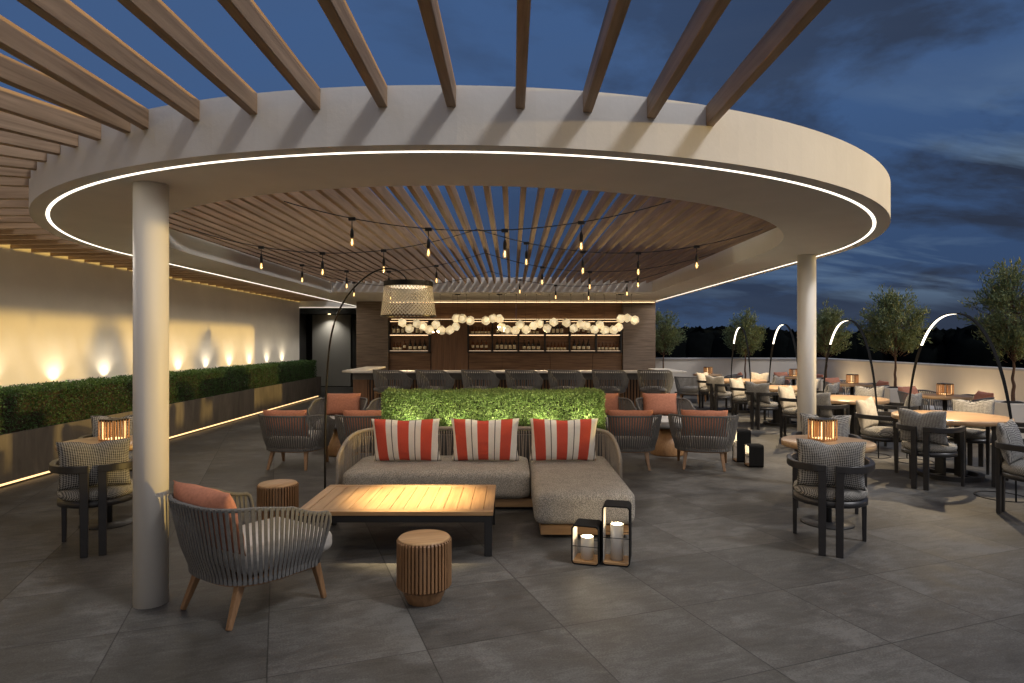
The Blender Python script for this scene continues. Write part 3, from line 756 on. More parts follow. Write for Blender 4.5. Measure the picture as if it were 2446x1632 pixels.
rows = [  # shelf, bay text, list of (kind, x)
    (0, 'narrow shelf', [('squat', -2.93), ('squat', -2.85), ('squat', -2.77), ('spirit', -2.67), ('burgundy', -2.53), ('burgundy', -2.41), ('burgundy', -2.29), ('burgundy', -2.17)]),
    (1, 'narrow shelf', [('bordeaux', -2.93), ('bordeaux', -2.83), ('bordeaux', -2.72), ('burgundy', -2.58), ('bordeaux', -2.36), ('bordeaux', -2.26), ('spirit', -2.15)]),
    (0, BAY[0], [('spirit', -.97), ('spirit', -.86), ('spirit', -.75), ('spirit', -.64)]),
    (0, BAY[1], [('bordeaux', -.37), ('bordeaux', -.26), ('bordeaux', -.155), ('bordeaux', -.05), ('bordeaux', .06)]),
    (0, BAY[2], [('burgundy', .30), ('burgundy', .42), ('burgundy', .54), ('burgundy', .66)]),
    (0, BAY[3], [('squat', .90 + .083 * k) for k in range(6)]),
    (0, BAY[4], [('burgundy', 1.55 + .115 * k) for k in range(4)]),
    (0, BAY[5], [('squat', 2.16 + .092 * k) for k in range(6)]),
    (1, BAY[0], [('squat', -.98 + .082 * k) for k in range(6)]),
    (1, BAY[1], [('bordeaux', -.36), ('squat', -.24), ('squat', -.13), ('squat', -.02), ('squat', .08)]),
    (1, BAY[2], [('squat', .27 + .09 * k) for k in range(5)]),
    (1, BAY[3], [('bordeaux', .92 + .105 * k) for k in range(4)]),
    (1, BAY[4], [('spirit', 1.54), ('spirit', 1.65), ('spirit', 1.77), ('bordeaux', 1.9)]),
    (1, BAY[5], [('bordeaux', 2.2), ('squat', 2.32), ('bordeaux', 2.44), ('squat', 2.56)]),
]
for sh, bay, items in rows:
    z = 1.38 + .047 + (.40 if sh else 0); cnt = {}
    for kd, x in items:
        cnt[kd] = cnt.get(kd, 0) + 1
        if kd not in prot: prot[kd] = bottle(kd); used[kd] = 0
        tot = sum(1 for q in items if q[0] == kd)
        lab = KINDTXT[kd] + (', %s of %s' % (ORD[cnt[kd] - 1], ['', 'one', 'two', 'three', 'four', 'five', 'six'][tot]) if tot > 1 else '') + ', %s board, %s' % ('upper' if sh else 'lower', bay)
        place(prot[kd], used[kd], (x + rnd.uniform(-.004, .004), 15.72 + .11 + rnd.uniform(-.015, .015), z), rnd.uniform(0, 6), lab, 'bottles on the bar shelves'); used[kd] += 1

# ------------------------------------------------------------------ bar counter
bc = thing('bar_counter', 'long U-shaped bar counter with pale stone top and slatted front', 'bar counter', (0, 12.05, 0))
def prism(b, poly, z0, z1):
    n = len(poly); b.add([(x, y, z) for z in (z0, z1) for x, y in poly], [tuple(range(n))[::-1], tuple(range(n, 2 * n))] + [(k, (k + 1) % n, n + (k + 1) % n, n + k) for k in range(n)]); return b
b = prism(MB(), [(-3.22, 0.0), (-2.95, -.30), (3.22, -.30), (3.22, 1.05), (2.80, 1.05), (2.80, .17), (-2.80, .17), (-2.80, 2.05), (-3.22, 2.05)], 1.065, 1.10)
b.build('stone_top', M['counter'], bc, bevel=.004, seg=1)
b = MB(); b.box(-3.02, 3.02, 0, .12, .93, 1.064); b.box(-3.02, -2.88, .12, 1.95, .0, 1.064); b.box(2.88, 3.02, .12, .98, 0, 1.064); b.build('stone_band', M['counterband'], bc)
b = MB(); b.box(-3.01, -2.74, -.005, .11, .02, .928); b.build('end_panel', M['nichewood'], bc)
b = MB(); b.box(-2.74, 3.0, .03, .11, .02, .928); b.build('front_backing', M['black'], bc)
b = MB(); k = 0
while -2.73 + .058 * k < 2.97:
    x = -2.73 + .058 * k; b.box(x, x + .032, -.002, .03, .02, .926); k += 1
b.build('slat_cladding', M['barslat'], bc)

# ================================================================== FURNITURE
def catmull(P, per=8, closed=False):
    P = [Vector(p) for p in P]; out = []; n = len(P)
    for i in range(n if closed else n - 1):
        p0 = P[(i - 1) % n] if (closed or i > 0) else P[0] * 2 - P[1]
        p1, p2 = P[i], P[(i + 1) % n]; p3 = P[(i + 2) % n] if (closed or i < n - 2) else P[-1] * 2 - P[-2]
        for k in range(per):
            t = k / per; out.append(.5 * ((2 * p1) + (-p0 + p2) * t + (2 * p0 - 5 * p1 + 4 * p2 - p3) * t * t + (-p0 + 3 * p1 - 3 * p2 + p3) * t ** 3))
    if not closed: out.append(P[-1])
    return out
def resample(P, N):
    d = [0]
    for a, b in zip(P[:-1], P[1:]): d.append(d[-1] + (b - a).length)
    out = []; j = 0
    for i in range(N):
        t = d[-1] * i / (N - 1)
        while j < len(P) - 2 and d[j + 1] < t: j += 1
        q = (t - d[j]) / max(1e-9, d[j + 1] - d[j]); out.append(P[j].lerp(P[j + 1], min(1, max(0, q))))
    return out
def strap(b, P, tdir, wd, th):
    """flat strap along the points P, width along tdir"""
    vs = []; n = len(P)
    for i, p in enumerate(P):
        d = (P[min(i + 1, n - 1)] - P[max(i - 1, 0)]).normalized(); u = (tdir - d * tdir.dot(d)).normalized(); w = d.cross(u)
        vs += [p + u * wd / 2 + w * th / 2, p - u * wd / 2 + w * th / 2, p - u * wd / 2 - w * th / 2, p + u * wd / 2 - w * th / 2]
    fs = []
    for i in range(n - 1):
        for k in range(4): fs.append((i * 4 + k, i * 4 + (k + 1) % 4, i * 4 + 4 + (k + 1) % 4, i * 4 + 4 + k))
    fs += [(0, 3, 2, 1), (4 * n - 4, 4 * n - 3, 4 * n - 2, 4 * n - 1)]; b.add(vs, fs, False)
def rope_shell(t, W, D, zb, zt, za, yf, nst, wd, rope, kx=.80, ky=.80, shift=.03):
    def plan(s, sx=1.0, sy=1.0, dy=0.0):
        a = W / 2 * sx; bk = D * sy
        u = abs(s)
        if u > .62:
            q = (u - .62) / .38; x = a * (1 + .0 * q); y = yf * q * sy + dy
        else:
            ang = u / .62 * PI / 2; x = a * math.sin(ang) ** .72 if ang > 0 else 0; y = -bk * math.cos(ang) ** .80 + dy if ang < PI / 2 else dy
        return math.copysign(x, s) if s else 0.0, y
    N = 161; top = []; bot = []
    for i in range(N):
        s = -1 + 2 * i / (N - 1); u = abs(s)
        h = zt if u < .38 else za + (zt - za) * (.5 + .5 * math.cos(PI * (u - .38) / .62))
        x, y = plan(s); top.append(Vector((x, y, h)))
        x, y = plan(s, kx, ky, shift); bot.append(Vector((x, y, zb)))
    # rim with its front posts
    xf, yv, hf = top[-1]; xb, ybv, _ = bot[-1]
    right = [Vector((xf, yv + .025, hf - .02)), Vector((xf - .01, yv + .035, hf - .07)), Vector((xb + .01, ybv + .035, zb + .06)), Vector((xb, ybv + .02, zb))]
    left = [Vector((-p.x, p.y, p.z)) for p in right]
    b = MB(); b.tube(left[::-1] + top + right, .0135, 8); b.build('rim', rope, t)
    b = MB(); b.tube(bot, .013, 6)
    T = resample(top, nst); B = []
    # matching bottom points by arc fraction
    B = resample(bot, nst)
    for i in range(nst):
        a, c = T[i], B[i]; td = (T[min(i + 1, nst - 1)] - T[max(i - 1, 0)]).normalized()
        outn = Vector((td.y, -td.x, 0)).normalized()
        m = (a + c) / 2; 
        if (m - Vector((0, 0, m.z))).dot(outn) < 0: outn = -outn
        a2 = a + outn * .014; c2 = c + outn * .015
        P = [a2 + Vector((0, 0, .010)), a2.lerp(c2, .3) + outn * .004, a2.lerp(c2, .65) + outn * .010, c2 + outn * .004 + Vector((0, 0, .03)), c2 - Vector((0, 0, .012))]
        strap(b, P, td, wd, .007)
    b.build('rope_backrest', rope, t)
    return top, bot
def lounge_chair(label, group):
    t = thing('rope_lounge_chair', label, 'lounge chair', (0, 0, 0), 0, group)
    zb = .255; top, bot = rope_shell(t, .86, .40, zb, .70, .585, .25, 58, .019, M['rope'])
    b = MB(); poly = [(p.x * .98, p.y * .98) for p in bot[::4]]; prism(b, poly, zb - .028, zb + .012); b.build('seat_frame', M['chairwood'], t)
    for sx in (-1, 1):
        for (y0, y1, xx, x1) in ((-.20, -.29, .22, .25), (.27, .33, .30, .31)):
            b = MB(); b.taper((sx * xx, y0, zb - .02), (sx * x1, y1, 0), .026, .022, .015, .014); b.build('leg', M['chairwood'], t, bevel=.005)
    bm_obj(cushion_bm(.60, .64, .15, .06, puff=.025), 'seat_cushion', M['cushion'], t, (0, .115, zb + .015))
    return freeze(t)
def bar_stool(label, group):
    t = thing('rope_bar_stool', label, 'bar stool', (0, 0, 0), 0, group)
    zb = .765; rope_shell(t, .57, .28, zb, 1.145, .98, .20, 40, .0165, M['rope'], .80, .80, .02)
    bm_obj(cushion_bm(.46, .44, .07, .03), 'seat_cushion', M['rope'], t, (0, 0, zb + .005))
    b = MB(); b.box(-.22, .22, -.20, .20, zb - .03, zb + .0); b.build('seat_frame', M['chairwood'], t)
    for sx in (-1, 1):
        for sy in (-1, 1):
            b = MB(); b.taper((sx * .19, sy * .17, zb - .02), (sx * .24, sy * .22, 0), .019, .019, .013, .013); b.build('leg', M['chairwood'], t)
    b = MB(); q = [(-.222, -.202), (.222, -.202), (.222, .202), (-.222, .202)]
    for i in range(4): b.tube([(*q[i], .30), (*q[(i + 1) % 4], .30)], .009, 6)
    b.build('footrest', M['chairwood'], t)
    return freeze(t)
PILLOW_O = pillow_mesh(.56, .36, .18, 0.0, seed=1, pinch=.05)
PILLOW_D = [pillow_mesh(.49, .40, .15, .022 + .008 * k, seed=k + 5) for k in range(3)]
PILLOW_S = [pillow_mesh(.70, .47, .17, .012, seed=k + 20, n=24) for k in range(3)]
def orange_pillow(cx, cy, rz, label, z=.41, tilt=.22, back=-.245, sc=1.0, group='terracotta pillows on the rope lounge chairs', wide=.60, high=.36):
    c_, s_ = math.cos(rz), math.sin(rz)
    o = mesh_thing(PILLOW_O, 'orange_pillow', M['orange'], (cx - s_ * back, cy + c_ * back, z), (tilt, 0, rz), label, 'pillow', group)
    o.scale = (sc, 1, sc); return o
lc = []
G1 = 'rope lounge chairs with terracotta pillows'
specs = [  # x, y, rz, label
    (-1.655, 4.01, R(-35), 'grey rope lounge chair nearest the camera, by the white column'),
    (-2.86, 8.42, R(-4), 'rope lounge chair by the long trough, its back towards the sofa'),
    (-1.88, 8.42, R(4), 'rope lounge chair close behind the left arm of the sofa'),
    (1.52, 8.42, R(-3), 'rope lounge chair close behind the right arm of the sofa'),
    (2.52, 8.40, R(-14), 'rope lounge chair with its back to us beside the two dark floor lanterns'),
    (-2.80, 10.32, PI + R(4), 'rope lounge chair facing us near the end of the bar'),
    (-1.86, 10.32, PI - R(4), 'rope lounge chair facing us, half hidden by the left end of the lit hedge'),
    (1.52, 10.32, PI + R(3), 'rope lounge chair facing us, half hidden by the right end of the lit hedge'),
    (2.46, 10.32, PI - R(2), 'rope lounge chair facing us in front of the last bar stools'),
    (7.80, 12.0, PI + R(28), 'rope lounge chair between the first wall table and a white tree pot'),
    (7.82, 11.05, R(75), 'rope lounge chair tucked under the wall table nearest the camera'),
    (7.84, 15.0, PI + R(28), 'rope lounge chair between the second wall table and a far white tree pot'),
    (7.85, 14.1, R(78), 'rope lounge chair tucked under the second wall table'),
    (7.80, 17.8, PI + R(28), 'rope lounge chair behind the third wall table'),
    (7.85, 17.0, R(78), 'rope lounge chair tucked under the third wall table, seen beside the white column'),
    (4.85, 17.2, R(-28), 'rope lounge chair just past the right end of the bar counter'),
    (6.10, 18.0, R(70), 'rope lounge chair by the back parapet beside the fourth wall table'),
]
chair0 = lounge_chair('', G1)
for i, (x, y, rz, lab) in enumerate(specs):
    o = place(chair0, i, (x, y, 0), rz, lab, G1)
    plab = 'terracotta pillow on the ' + lab
    plab = ' '.join(plab.split()[:16])
    if i == 15: continue
    orange_pillow(x, y, rz, plab, z=.43 if i else .415, tilt=.30 if i else .27, sc=1.03 if i else 1.10, back=-.245 if i else -.215)
    # soft seam shade comes from the light only

for p in resample([Vector((x, y, ZS - .014)) for x, y in path(3.955, 18.4, 15.2)], 50):
    if min(math.hypot(p.x - a, p.y - c) for a, c in ((-2.28, 4.02), (3.39, 7.32), (-4.21, 7.32))) < .62: continue
    spot('ring_led_lamp', tuple(p), (p.x, p.y, 0), 6.4, 172, .35, (1, .89, .74), .008)

stool0 = bar_stool('', 'rope bar stools along the counter')
for i, x in enumerate([-2.14, -1.39, -.585, .19, .945, 1.725, 2.53]):
    place(stool0, i, (x, 11.27, 0), R(-25) + rnd.uniform(-.04, .04), 'grey rope bar stool, %s from the corridor end of the counter' % ORD[i], 'rope bar stools along the counter')

# cone side tables between the lounge chairs
def cone_table():
    t = thing('cone_table', '', 'side table', (0, 0, 0), 0, 'cone side tables among the lounge chairs')
    b = MB(); b.lathe([(0, 0), (.24, 0), (.25, .02), (.10, .40), (0, .40)], 36); b.build('cone_base', M['teakz'], t)
    b = MB(); b.lathe([(0, .40), (.27, .40), (.275, .41), (.275, .425), (.27, .432), (0, .432)], 40); b.build('table_top', M['charcoal'], t)
    return freeze(t)
ct = cone_table()
place(ct, 0, (-2.48, 9.33, 0), 0, 'wooden cone side table among the lounge chairs near the long trough')
place(ct, 1, (2.28, 9.33, 0), 0, 'wooden cone side table among the lounge chairs near the dark floor lanterns')

# dining armchairs
def dining_chair(label, group):
    t = thing('dining_armchair', label, 'dining chair', (0, 0, 0), 0, group)
    for sx in (-1, 1):
        b = MB(); b.taper((sx * .060, -.285, .648), (sx * .060, -.285, 0), .030, .019, .026, .016, ax=(1, 0, 0)); b.build('rear_leg', M['blackchair'], t, bevel=.003, seg=1)
        b = MB(); b.taper((sx * .262, .245, .652), (sx * .262, .255, 0), .021, .026, .015, .019, ax=(1, 0, 0)); b.build('front_leg', M['blackchair'], t, bevel=.003, seg=1)
        pts = [(.031, -.285), (.12, -.280), (.19, -.245), (.245, -.19), (.283, -.11), (.298, -.02), (.297, .08), (.285, .17), (.262, .271)]
        pts = [(p.x, p.y) for p in catmull([(a, c, 0) for a, c in pts], 4)]
        n = len(pts); v = []; hw = .021
        for i, (x, y) in enumerate(pts):
            a = Vector(pts[max(i - 1, 0)]); c = Vector(pts[min(i + 1, n - 1)]); d = (c - a).normalized(); nx_, ny_ = d.y * hw, -d.x * hw
            for z in (.645, .70): v += [(sx * (x + nx_), y + ny_, z), (sx * (x - nx_), y - ny_, z)]
        f = []
        for i in range(n - 1):
            a = i * 4; c = a + 4
            f += [(a, a + 1, c + 1, c), (a + 2, c + 2, c + 3, a + 3), (a, c, c + 2, a + 2), (a + 1, a + 3, c + 3, c + 1)]
        f += [(0, 2, 3, 1), (4 * n - 4, 4 * n - 3, 4 * n - 1, 4 * n - 2)]
        b = MB(); b.add(v, f); b.build('armrest', M['blackchair'], t, bevel=.004, seg=1)
    b = MB(); b.lathe([(0, .365), (.255, .365), (.272, .372), (.272, .415), (0, .415)], 40); b.build('seat_frame', M['blackchair'], t)
    prof = [(0, .415), (.24, .415), (.262, .43), (.272, .46), (.262, .492), (.22, .510), (.1, .518), (0, .519)]
    b = MB(); b.lathe(prof, 40); b.build('seat_cushion', M['weaveseat'], t)
    return freeze(t)
G2 = 'black dining armchairs'
dchairs = []
def dpos(cx, cy, ang, r=1.04):  # rear legs at radius r and direction ang from the table centre
    dx, dy = math.cos(ang), math.sin(ang); x, y = cx + dx * (r - .285), cy + dy * (r - .285)
    return x, y, math.atan2(-dy, -dx) - PI / 2
SMALL = [(2.87, 5.79, 'by the white column'), (-3.67, 5.78, 'by the long trough')]
tabs = ['nearest big table', 'second big table', 'third big table', 'farthest big table']
seatpos = ['sofa-side near seat', 'sofa-side far seat', 'parapet-side far seat', 'parapet-side near seat']
def add_chair(cx, cy, ang, lab, plab, mat='weave', r=1.04, lean=.22, twist=0.0):
    x, y, rz = dpos(cx, cy, ang, r); dchairs.append((x, y, rz, lab))
    k = len(dchairs); bx = -.165
    o = mesh_thing(PILLOW_D[k % 3] if mat == 'weave' else PILLOW_I[k % 3], 'patterned_pillow' if mat == 'weave' else 'ivory_pillow', M[mat], (x - math.sin(rz) * bx, y + math.cos(rz) * bx, .50), (lean, twist, rz), plab, 'pillow', 'pillows on the dining armchairs')
PILLOW_I = [m.copy() for m in PILLOW_D]
add_chair(2.87, 5.79, R(245), 'black armchair with its back to us at the small table by the right column', 'black and white pillow in front of the small table by the right column', r=1.0)
add_chair(2.87, 5.79, R(65), 'black dining armchair beyond the small table by the right column', 'black and white pillow behind the lit lantern by the right column', r=1.0)
add_chair(-3.67, 5.78, R(297), 'black dining armchair with its back to us beside the left column', 'black and white pillow on the armchair beside the left column', r=1.0)
add_chair(-3.67, 5.78, R(117), 'black dining armchair between the small table and the long trough', 'black and white pillow on the armchair next to the long trough', r=1.0)
TY = [7.77, 10.22, 12.62, 15.0]
for i, ty in enumerate(TY):
    for j, a in enumerate((219.5, 129.5, 39.5, -50.5)):
        mat = 'ivory' if j == 1 or (j == 2 and i > 1) or (i == 3 and j == 0) else 'weave'
        add_chair(5.35, ty, R(a) + rnd.uniform(-.03, .03), 'black armchair at the %s of the %s' % (seatpos[j], tabs[i]),
                  '%s pillow at the %s of the %s' % ('ivory' if mat == 'ivory' else 'woven', seatpos[j], tabs[i]), mat, 1.04, .22 + rnd.uniform(-.05, .08), rnd.uniform(-.06, .06))
add_chair(5.35, 5.37, R(129), 'black dining armchair cut off by the right edge of the picture', 'woven pillow cut off by the right edge of the picture', 'weave', 1.0)
dc0 = dining_chair('', G2)
for i, (x, y, rz, lab) in enumerate(dchairs): place(dc0, i, (x, y, 0), rz, lab, G2)

# tables
def big_table():
    t = thing('dining_table', '', 'dining table', (0, 0, 0), 0, 'big round dining tables under the light arches')
    b = MB(); b.lathe([(0, .692), (.612, .692), (.62, .70), (.62, .738), (.612, .746), (0, .746)], 72); o = b.build('table_top', M['oaktop'], t)
    b = MB(); b.ring(.285, .345, 0, .055, 56); b.build('floor_ring', M['black'], t)
    for k in range(4):
        a = R(20) + k * PI / 2; c_, s_ = math.cos(a), math.sin(a)
        b = MB(); b.taper((.30 * c_, .30 * s_, .028), (.12 * c_, .12 * s_, .028), .024, .026, .024, .026, ax=(0, 0, 1))
        b.taper((.145 * c_, .145 * s_, .0), (.145 * c_, .145 * s_, .692), .038, .022, .038, .022, ax=(-s_, c_, 0)); b.build('leg', M['black'], t)
    return freeze(t)
bt = big_table()
for i, ty in enumerate(TY): place(bt, i, (5.35, ty, 0), R(11 * i), ['big round dining table under the nearest light arch', 'big round dining table under the second light arch', 'big round dining table under the third light arch', 'big round dining table under the farthest light arch'][i])
def small_table():
    t = thing('small_round_table', '', 'table', (0, 0, 0), 0, 'small round pedestal tables')
    b = MB(); b.lathe([(0, .695), (.382, .695), (.39, .703), (.39, .738), (.382, .746), (0, .746)], 60); b.build('table_top', M['oaktop'], t)
    b = MB(); b.lathe([(0, .01), (.036, .01), (.036, .695), (0, .695)], 20); b.build('pedestal', M['black'], t)
    b = MB(); b.lathe([(0, 0), (.222, 0), (.225, .004), (.222, .013), (0, .014)], 44); b.build('base_plate', M['black'], t)
    return freeze(t)
st = small_table()
SM = [(2.87, 5.79, R(20), 'small round table with a lantern in front of the right column'), (-3.67, 5.78, R(160), 'small round table with a lantern beside the left column'),
      (7.28, 10.7, 0, 'small round wall table nearest the camera'), (7.33, 13.72, 0, 'second small round wall table along the side parapet'),
      (7.28, 16.45, 0, 'third small round wall table, partly behind the white column'), (5.45, 17.75, 0, 'small round table by the back parapet past the bar')]
for i, (x, y, rz, lab) in enumerate(SM): place(st, i, (x, y, 0), rz, lab)

# slatted wooden table lanterns
def table_lantern():
    t = thing('table_lantern', '', 'lantern', (0, 0, 0), 0, 'slatted wooden table lanterns')
    s, h = .088, .195
    def rr(rad, z0, z1, name, mat, k=8, bev=.0):
        b = MB(); poly = []
        for cx_, cy_, a0 in ((s - rad, s - rad, 0), (-s + rad, s - rad, 90), (-s + rad, -s + rad, 180), (s - rad, -s + rad, 270)):
            for q in range(k + 1): a = R(a0 + 90 * q / k); poly.append((cx_ + rad * math.cos(a), cy_ + rad * math.sin(a)))
        prism(b, poly, z0, z1); return b.build(name, mat, t)
    rr(.024, 0, .014, 'base', M['lanternwood']); rr(.024, h - .018, h, 'lid', M['lampblack'])
    b = MB()
    for side in range(4):
        m = Matrix.Rotation(side * PI / 2, 4, 'Z')
        for k in range(6):
            x = -.078 + .156 * k / 5; b.box(x - .0028, x + .0028, -s - .005, -s + .007, .006, h - .006, m)
    b.build('slats', M['lanternwood'], t)
    b = MB(); b.box(-.062, .062, -.062, .062, .015, .019); b.build('glow_plate', M['ledlant'], t)
    b = MB()
    for sx in (-1, 1):
        for sy in (-1, 1): b.box(sx * .062 - .003, sx * .062 + .003, sy * .062 - .003, sy * .062 + .003, .02, h - .02)
    b.build('glow_rods', M['ledlant'], t)
    return freeze(t)
tl = table_lantern()
LL = ['lit wooden lantern on the small table in front of the right column', 'lit wooden lantern on the small table beside the left column', 'lit wooden lantern on the wall table nearest the camera',
      'lit wooden lantern on the second wall table', 'lit wooden lantern on the third wall table, beside the column', 'wooden lantern on the small table by the back parapet']
for i, (x, y, rz, lab) in enumerate(SM):
    ox, oy = (-.02, .05) if i == 0 else (.03, .04)
    place(tl, i, (x + ox, y + oy, .747), R([24, -14, 20, 32, 5, 40][i]), LL[i])
    point('lantern_lamp', (x + ox, y + oy, .85), .42 if i != 5 else .12, (1, .60, .26), .012)

# light arches over the big tables
def arch():
    t = thing('light_arch', '', 'arch lamp', (0, 0, 0), 0, 'curved light arches over the dining tables')
    # local x runs along the span; feet at +-1.24
    hs, H_ = 1.235, 1.985; P = []
    for k in range(97):
        u = -1 + 2 * k / 96; a = math.sin(u * PI / 2)
        P.append(Vector((hs * a, 0, H_ * max(0, 1 - abs(a) ** 2.25) ** (1 / 2.25))))
    P = resample(P, 97)
    def ribbon(i0, i1, off0, off1, wf, mat, name):
        v = []; 
        for i in range(i0, i1 + 1):
            p = P[i]; d = (P[min(i + 1, 96)] - P[max(i - 1, 0)]).normalized(); nn = Vector((-d.z, 0, d.x))
            if nn.z < 0 : nn = -nn
            w_ = wf(i)
            for o_ in (off0, off1):
                v += [p + nn * o_ + Vector((0, w_, 0)), p + nn * o_ - Vector((0, w_, 0))]
        f = []; n = i1 - i0 + 1
        for i in range(n - 1):
            a = i * 4; c = a + 4; f += [(a, a + 1, c + 1, c), (a + 2, c + 2, c + 3, a + 3), (a, c, c + 2, a + 2), (a + 1, a + 3, c + 3, c + 1)]
        f += [(0, 2, 3, 1), (4 * n - 4, 4 * n - 3, 4 * n - 1, 4 * n - 2)]
        b = MB(); b.add(v, f); return b.build(name, mat, t)
    wid = lambda i: .0065 + .0125 * max(0, 1 - abs((i - 48) / 40.0) ** 2.2)
    ribbon(0, 96, 0, .012, wid, M['matblack'], 'arch')
    ribbon(47, 65, -.004, -.0005, lambda i: wid(i) * .82, M['ledarch'], 'led_strip')
    for sx in (-1, 1):
        b = MB(); b.ring(.225, .245, 0, .008, 48, (sx * (hs - .235), 0)); b.build('foot_ring', M['black'], t)
    return freeze(t)
ar = arch()
for i, ty in enumerate(TY):
    spot('arch_lamp', (5.40, ty + .12, 1.93), (5.36, ty, 0), 165, 150, .9, (1, .76, .46), .02)
    place(ar, i, (5.37, ty - .02, 0), math.atan2(2.44, .40), ['curved light arch over the nearest dining table', 'curved light arch over the second dining table', 'curved light arch over the third dining table', 'curved light arch over the farthest dining table'][i])

# ------------------------------------------------------------------ sofa group
t = thing('corner_sofa', 'tweed corner sofa with a taupe rope back and a chaise end', 'sofa', (0, 0, 0))
bm_obj(cushion_bm(1.83, .90, .285, .075, puff=.012, n=16), 'seat_cushion', M['tweed'], t, (-.735, 6.585, .115))
bm_obj(cushion_bm(.85, 1.78, .285, .075, puff=.012, n=18), 'chaise_cushion', M['tweed'], t, (.61, 6.15, .115))
b = MB(); b.box(-1.58, .22, 6.22, 7.0, .03, .112); b.box(.24, .99, 5.33, 7.0, .03, .112); b.build('wood_base', M['teakx'], t, bevel=.004, seg=1)
b = MB(); b.box(-1.5, .2, 6.30, 6.9, 0, .029); b.box(.30, .93, 5.42, 6.9, 0, .029); b.build('plinth', M['black'], t)
half = [(0, 7.09, .685), (.9, 7.09, .685), (1.18, 7.07, .68), (1.33, 6.98, .665), (1.385, 6.82, .645), (1.395, 6.6, .61), (1.395, 6.40, .555), (1.395, 6.30, .50), (1.395, 6.28, .42), (1.395, 6.28, .13)]
full = [(-x, y, z) for x, y, z in half[::-1]] + half[1:]
full = [(x - .325, y, z) for x, y, z in full]
crv = catmull(full, 8)
b = MB(); b.tube(crv, .019, 10); b.build('frame_rim', M['ropebeige'], t)
rim_top = [p for p in crv if p.z > .50]
low = [Vector((p.x, p.y, .14)) for p in rim_top]
b = MB(); TT = resample(rim_top, 150)
for i, p in enumerate(TT):
    td = (TT[min(i + 1, 149)] - TT[max(i - 1, 0)]); td.z = 0; td.normalize(); q = Vector((p.x, p.y, .14)); o_ = Vector((td.y, -td.x, 0)) * .010
    sway = td * (.012 * math.sin(i * 1.7))
    strap(b, [p + o_, (p + q) / 2 + o_ + sway, q + o_], td, .010, .006)
b.tube(resample(low, 80), .012, 6)
b.build('rope_backrest', M['ropebeige'], t)
for k, (x, r) in enumerate([(-1.085, .0), (-.275, .0), (.53, .0)]):
    mesh_thing(PILLOW_S[k], 'striped_pillow', M['stripe'], (x, 6.60 + .01 * k, .408), (R(-14) * -1, 0, R(rnd.uniform(-2, 2))), 
               ['red and cream striped pillow at the arc lamp end of the sofa', 'red and cream striped pillow in the middle of the sofa', 'red and cream striped pillow on the chaise end of the sofa'][k], 'pillow', 'striped pillows on the sofa')

# coffee table
t = thing('coffee_table', 'low teak plank coffee table with black square legs, brightly lit', 'coffee table', (-.90, 5.33, 0))
hw, hd = .755, .46
b = MB(); b.box(-hw, hw, -hd, -hd + .075, .315, .348); b.box(-hw, hw, hd - .075, hd, .315, .348); b.build('border', M['teakx'], t, bevel=.003, seg=1)
b = MB(); b.box(-hw, -hw + .075, -hd + .0765, hd - .0765, .315, .348); b.box(hw - .075, hw, -hd + .0765, hd - .0765, .315, .348)
npl = 13; pw = (2 * hw - .155) / npl
for k in range(npl):
    x0 = -hw + .0775 + pw * k; b.box(x0 + .0022, x0 + pw - .0022, -hd + .0785, hd - .0785, .318, .3465)
b.build('planks', M['teak'], t)
b = MB(); b.box(-hw + .078, hw - .078, -hd + .078, hd - .078, .305, .314); b.build('underside', M['black'], t)
b = MB(); b.box(-hw + .01, hw - .01, -hd + .01, -hd + .04, .262, .312); b.box(-hw + .01, hw - .01, hd - .04, hd - .01, .262, .312); b.box(-hw + .01, -hw + .04, -hd + .041, hd - .041, .262, .312); b.box(hw - .04, hw - .01, -hd + .041, hd - .041, .262, .312); b.build('rail', M['black'], t)
for sx in (-1, 1):
    for sy in (-1, 1):
        b = MB(); b.box(sx * (hw - .038) - .030, sx * (hw - .038) + .030, sy * (hd - .038) - .030, sy * (hd - .038) + .030, 0, .3135); b.build('leg', M['black'], t, bevel=.003, seg=1)

# fluted stools
def fluted():
    t = thing('fluted_stool', '', 'stool', (0, 0, 0), 0, 'fluted wooden drum stools')
    b = MB(); b.lathe([(0, .392), (.163, .392), (.163, .400), (.158, .406), (0, .406)], 56); b.build('seat', M['teakx'], t)
    b = MB(); n = 44
    for k in range(n):
        a = 2 * PI * k / n; m = Matrix.Rotation(a, 4, 'Z')
        v = [(.150, -.0068, .085), (.174, -.0068, .105), (.174, .0068, .105), (.150, .0068, .085), (.150, -.0068, .398), (.165, -.0068, .398), (.174, -.0068, .388), (.165, .0068, .398), (.174, .0068, .388), (.150, .0068, .398)]
        b.add(v, [(0, 3, 2, 1), (0, 1, 6, 5, 4), (3, 9, 7, 8, 2), (1, 2, 8, 6), (4, 5, 7, 9), (5, 6, 8, 7)], False, m)
    b.build('fluting', M['fluted'], t)
    b = MB(); b.lathe([(0, .0), (.106, .0), (.110, .006), (.150, .10), (.152, .392), (0, .392)], 44); b.build('drum', M['fluted'], t)
    return freeze(t)
fs0 = fluted()
place(fs0, 0, (-.56, 4.06, 0), .3, 'fluted wooden drum stool standing alone in front of the coffee table')
place(fs0, 1, (-2.06, 5.60, 0), 1.3, 'fluted wooden drum stool behind the rope chair at the end of the coffee table')

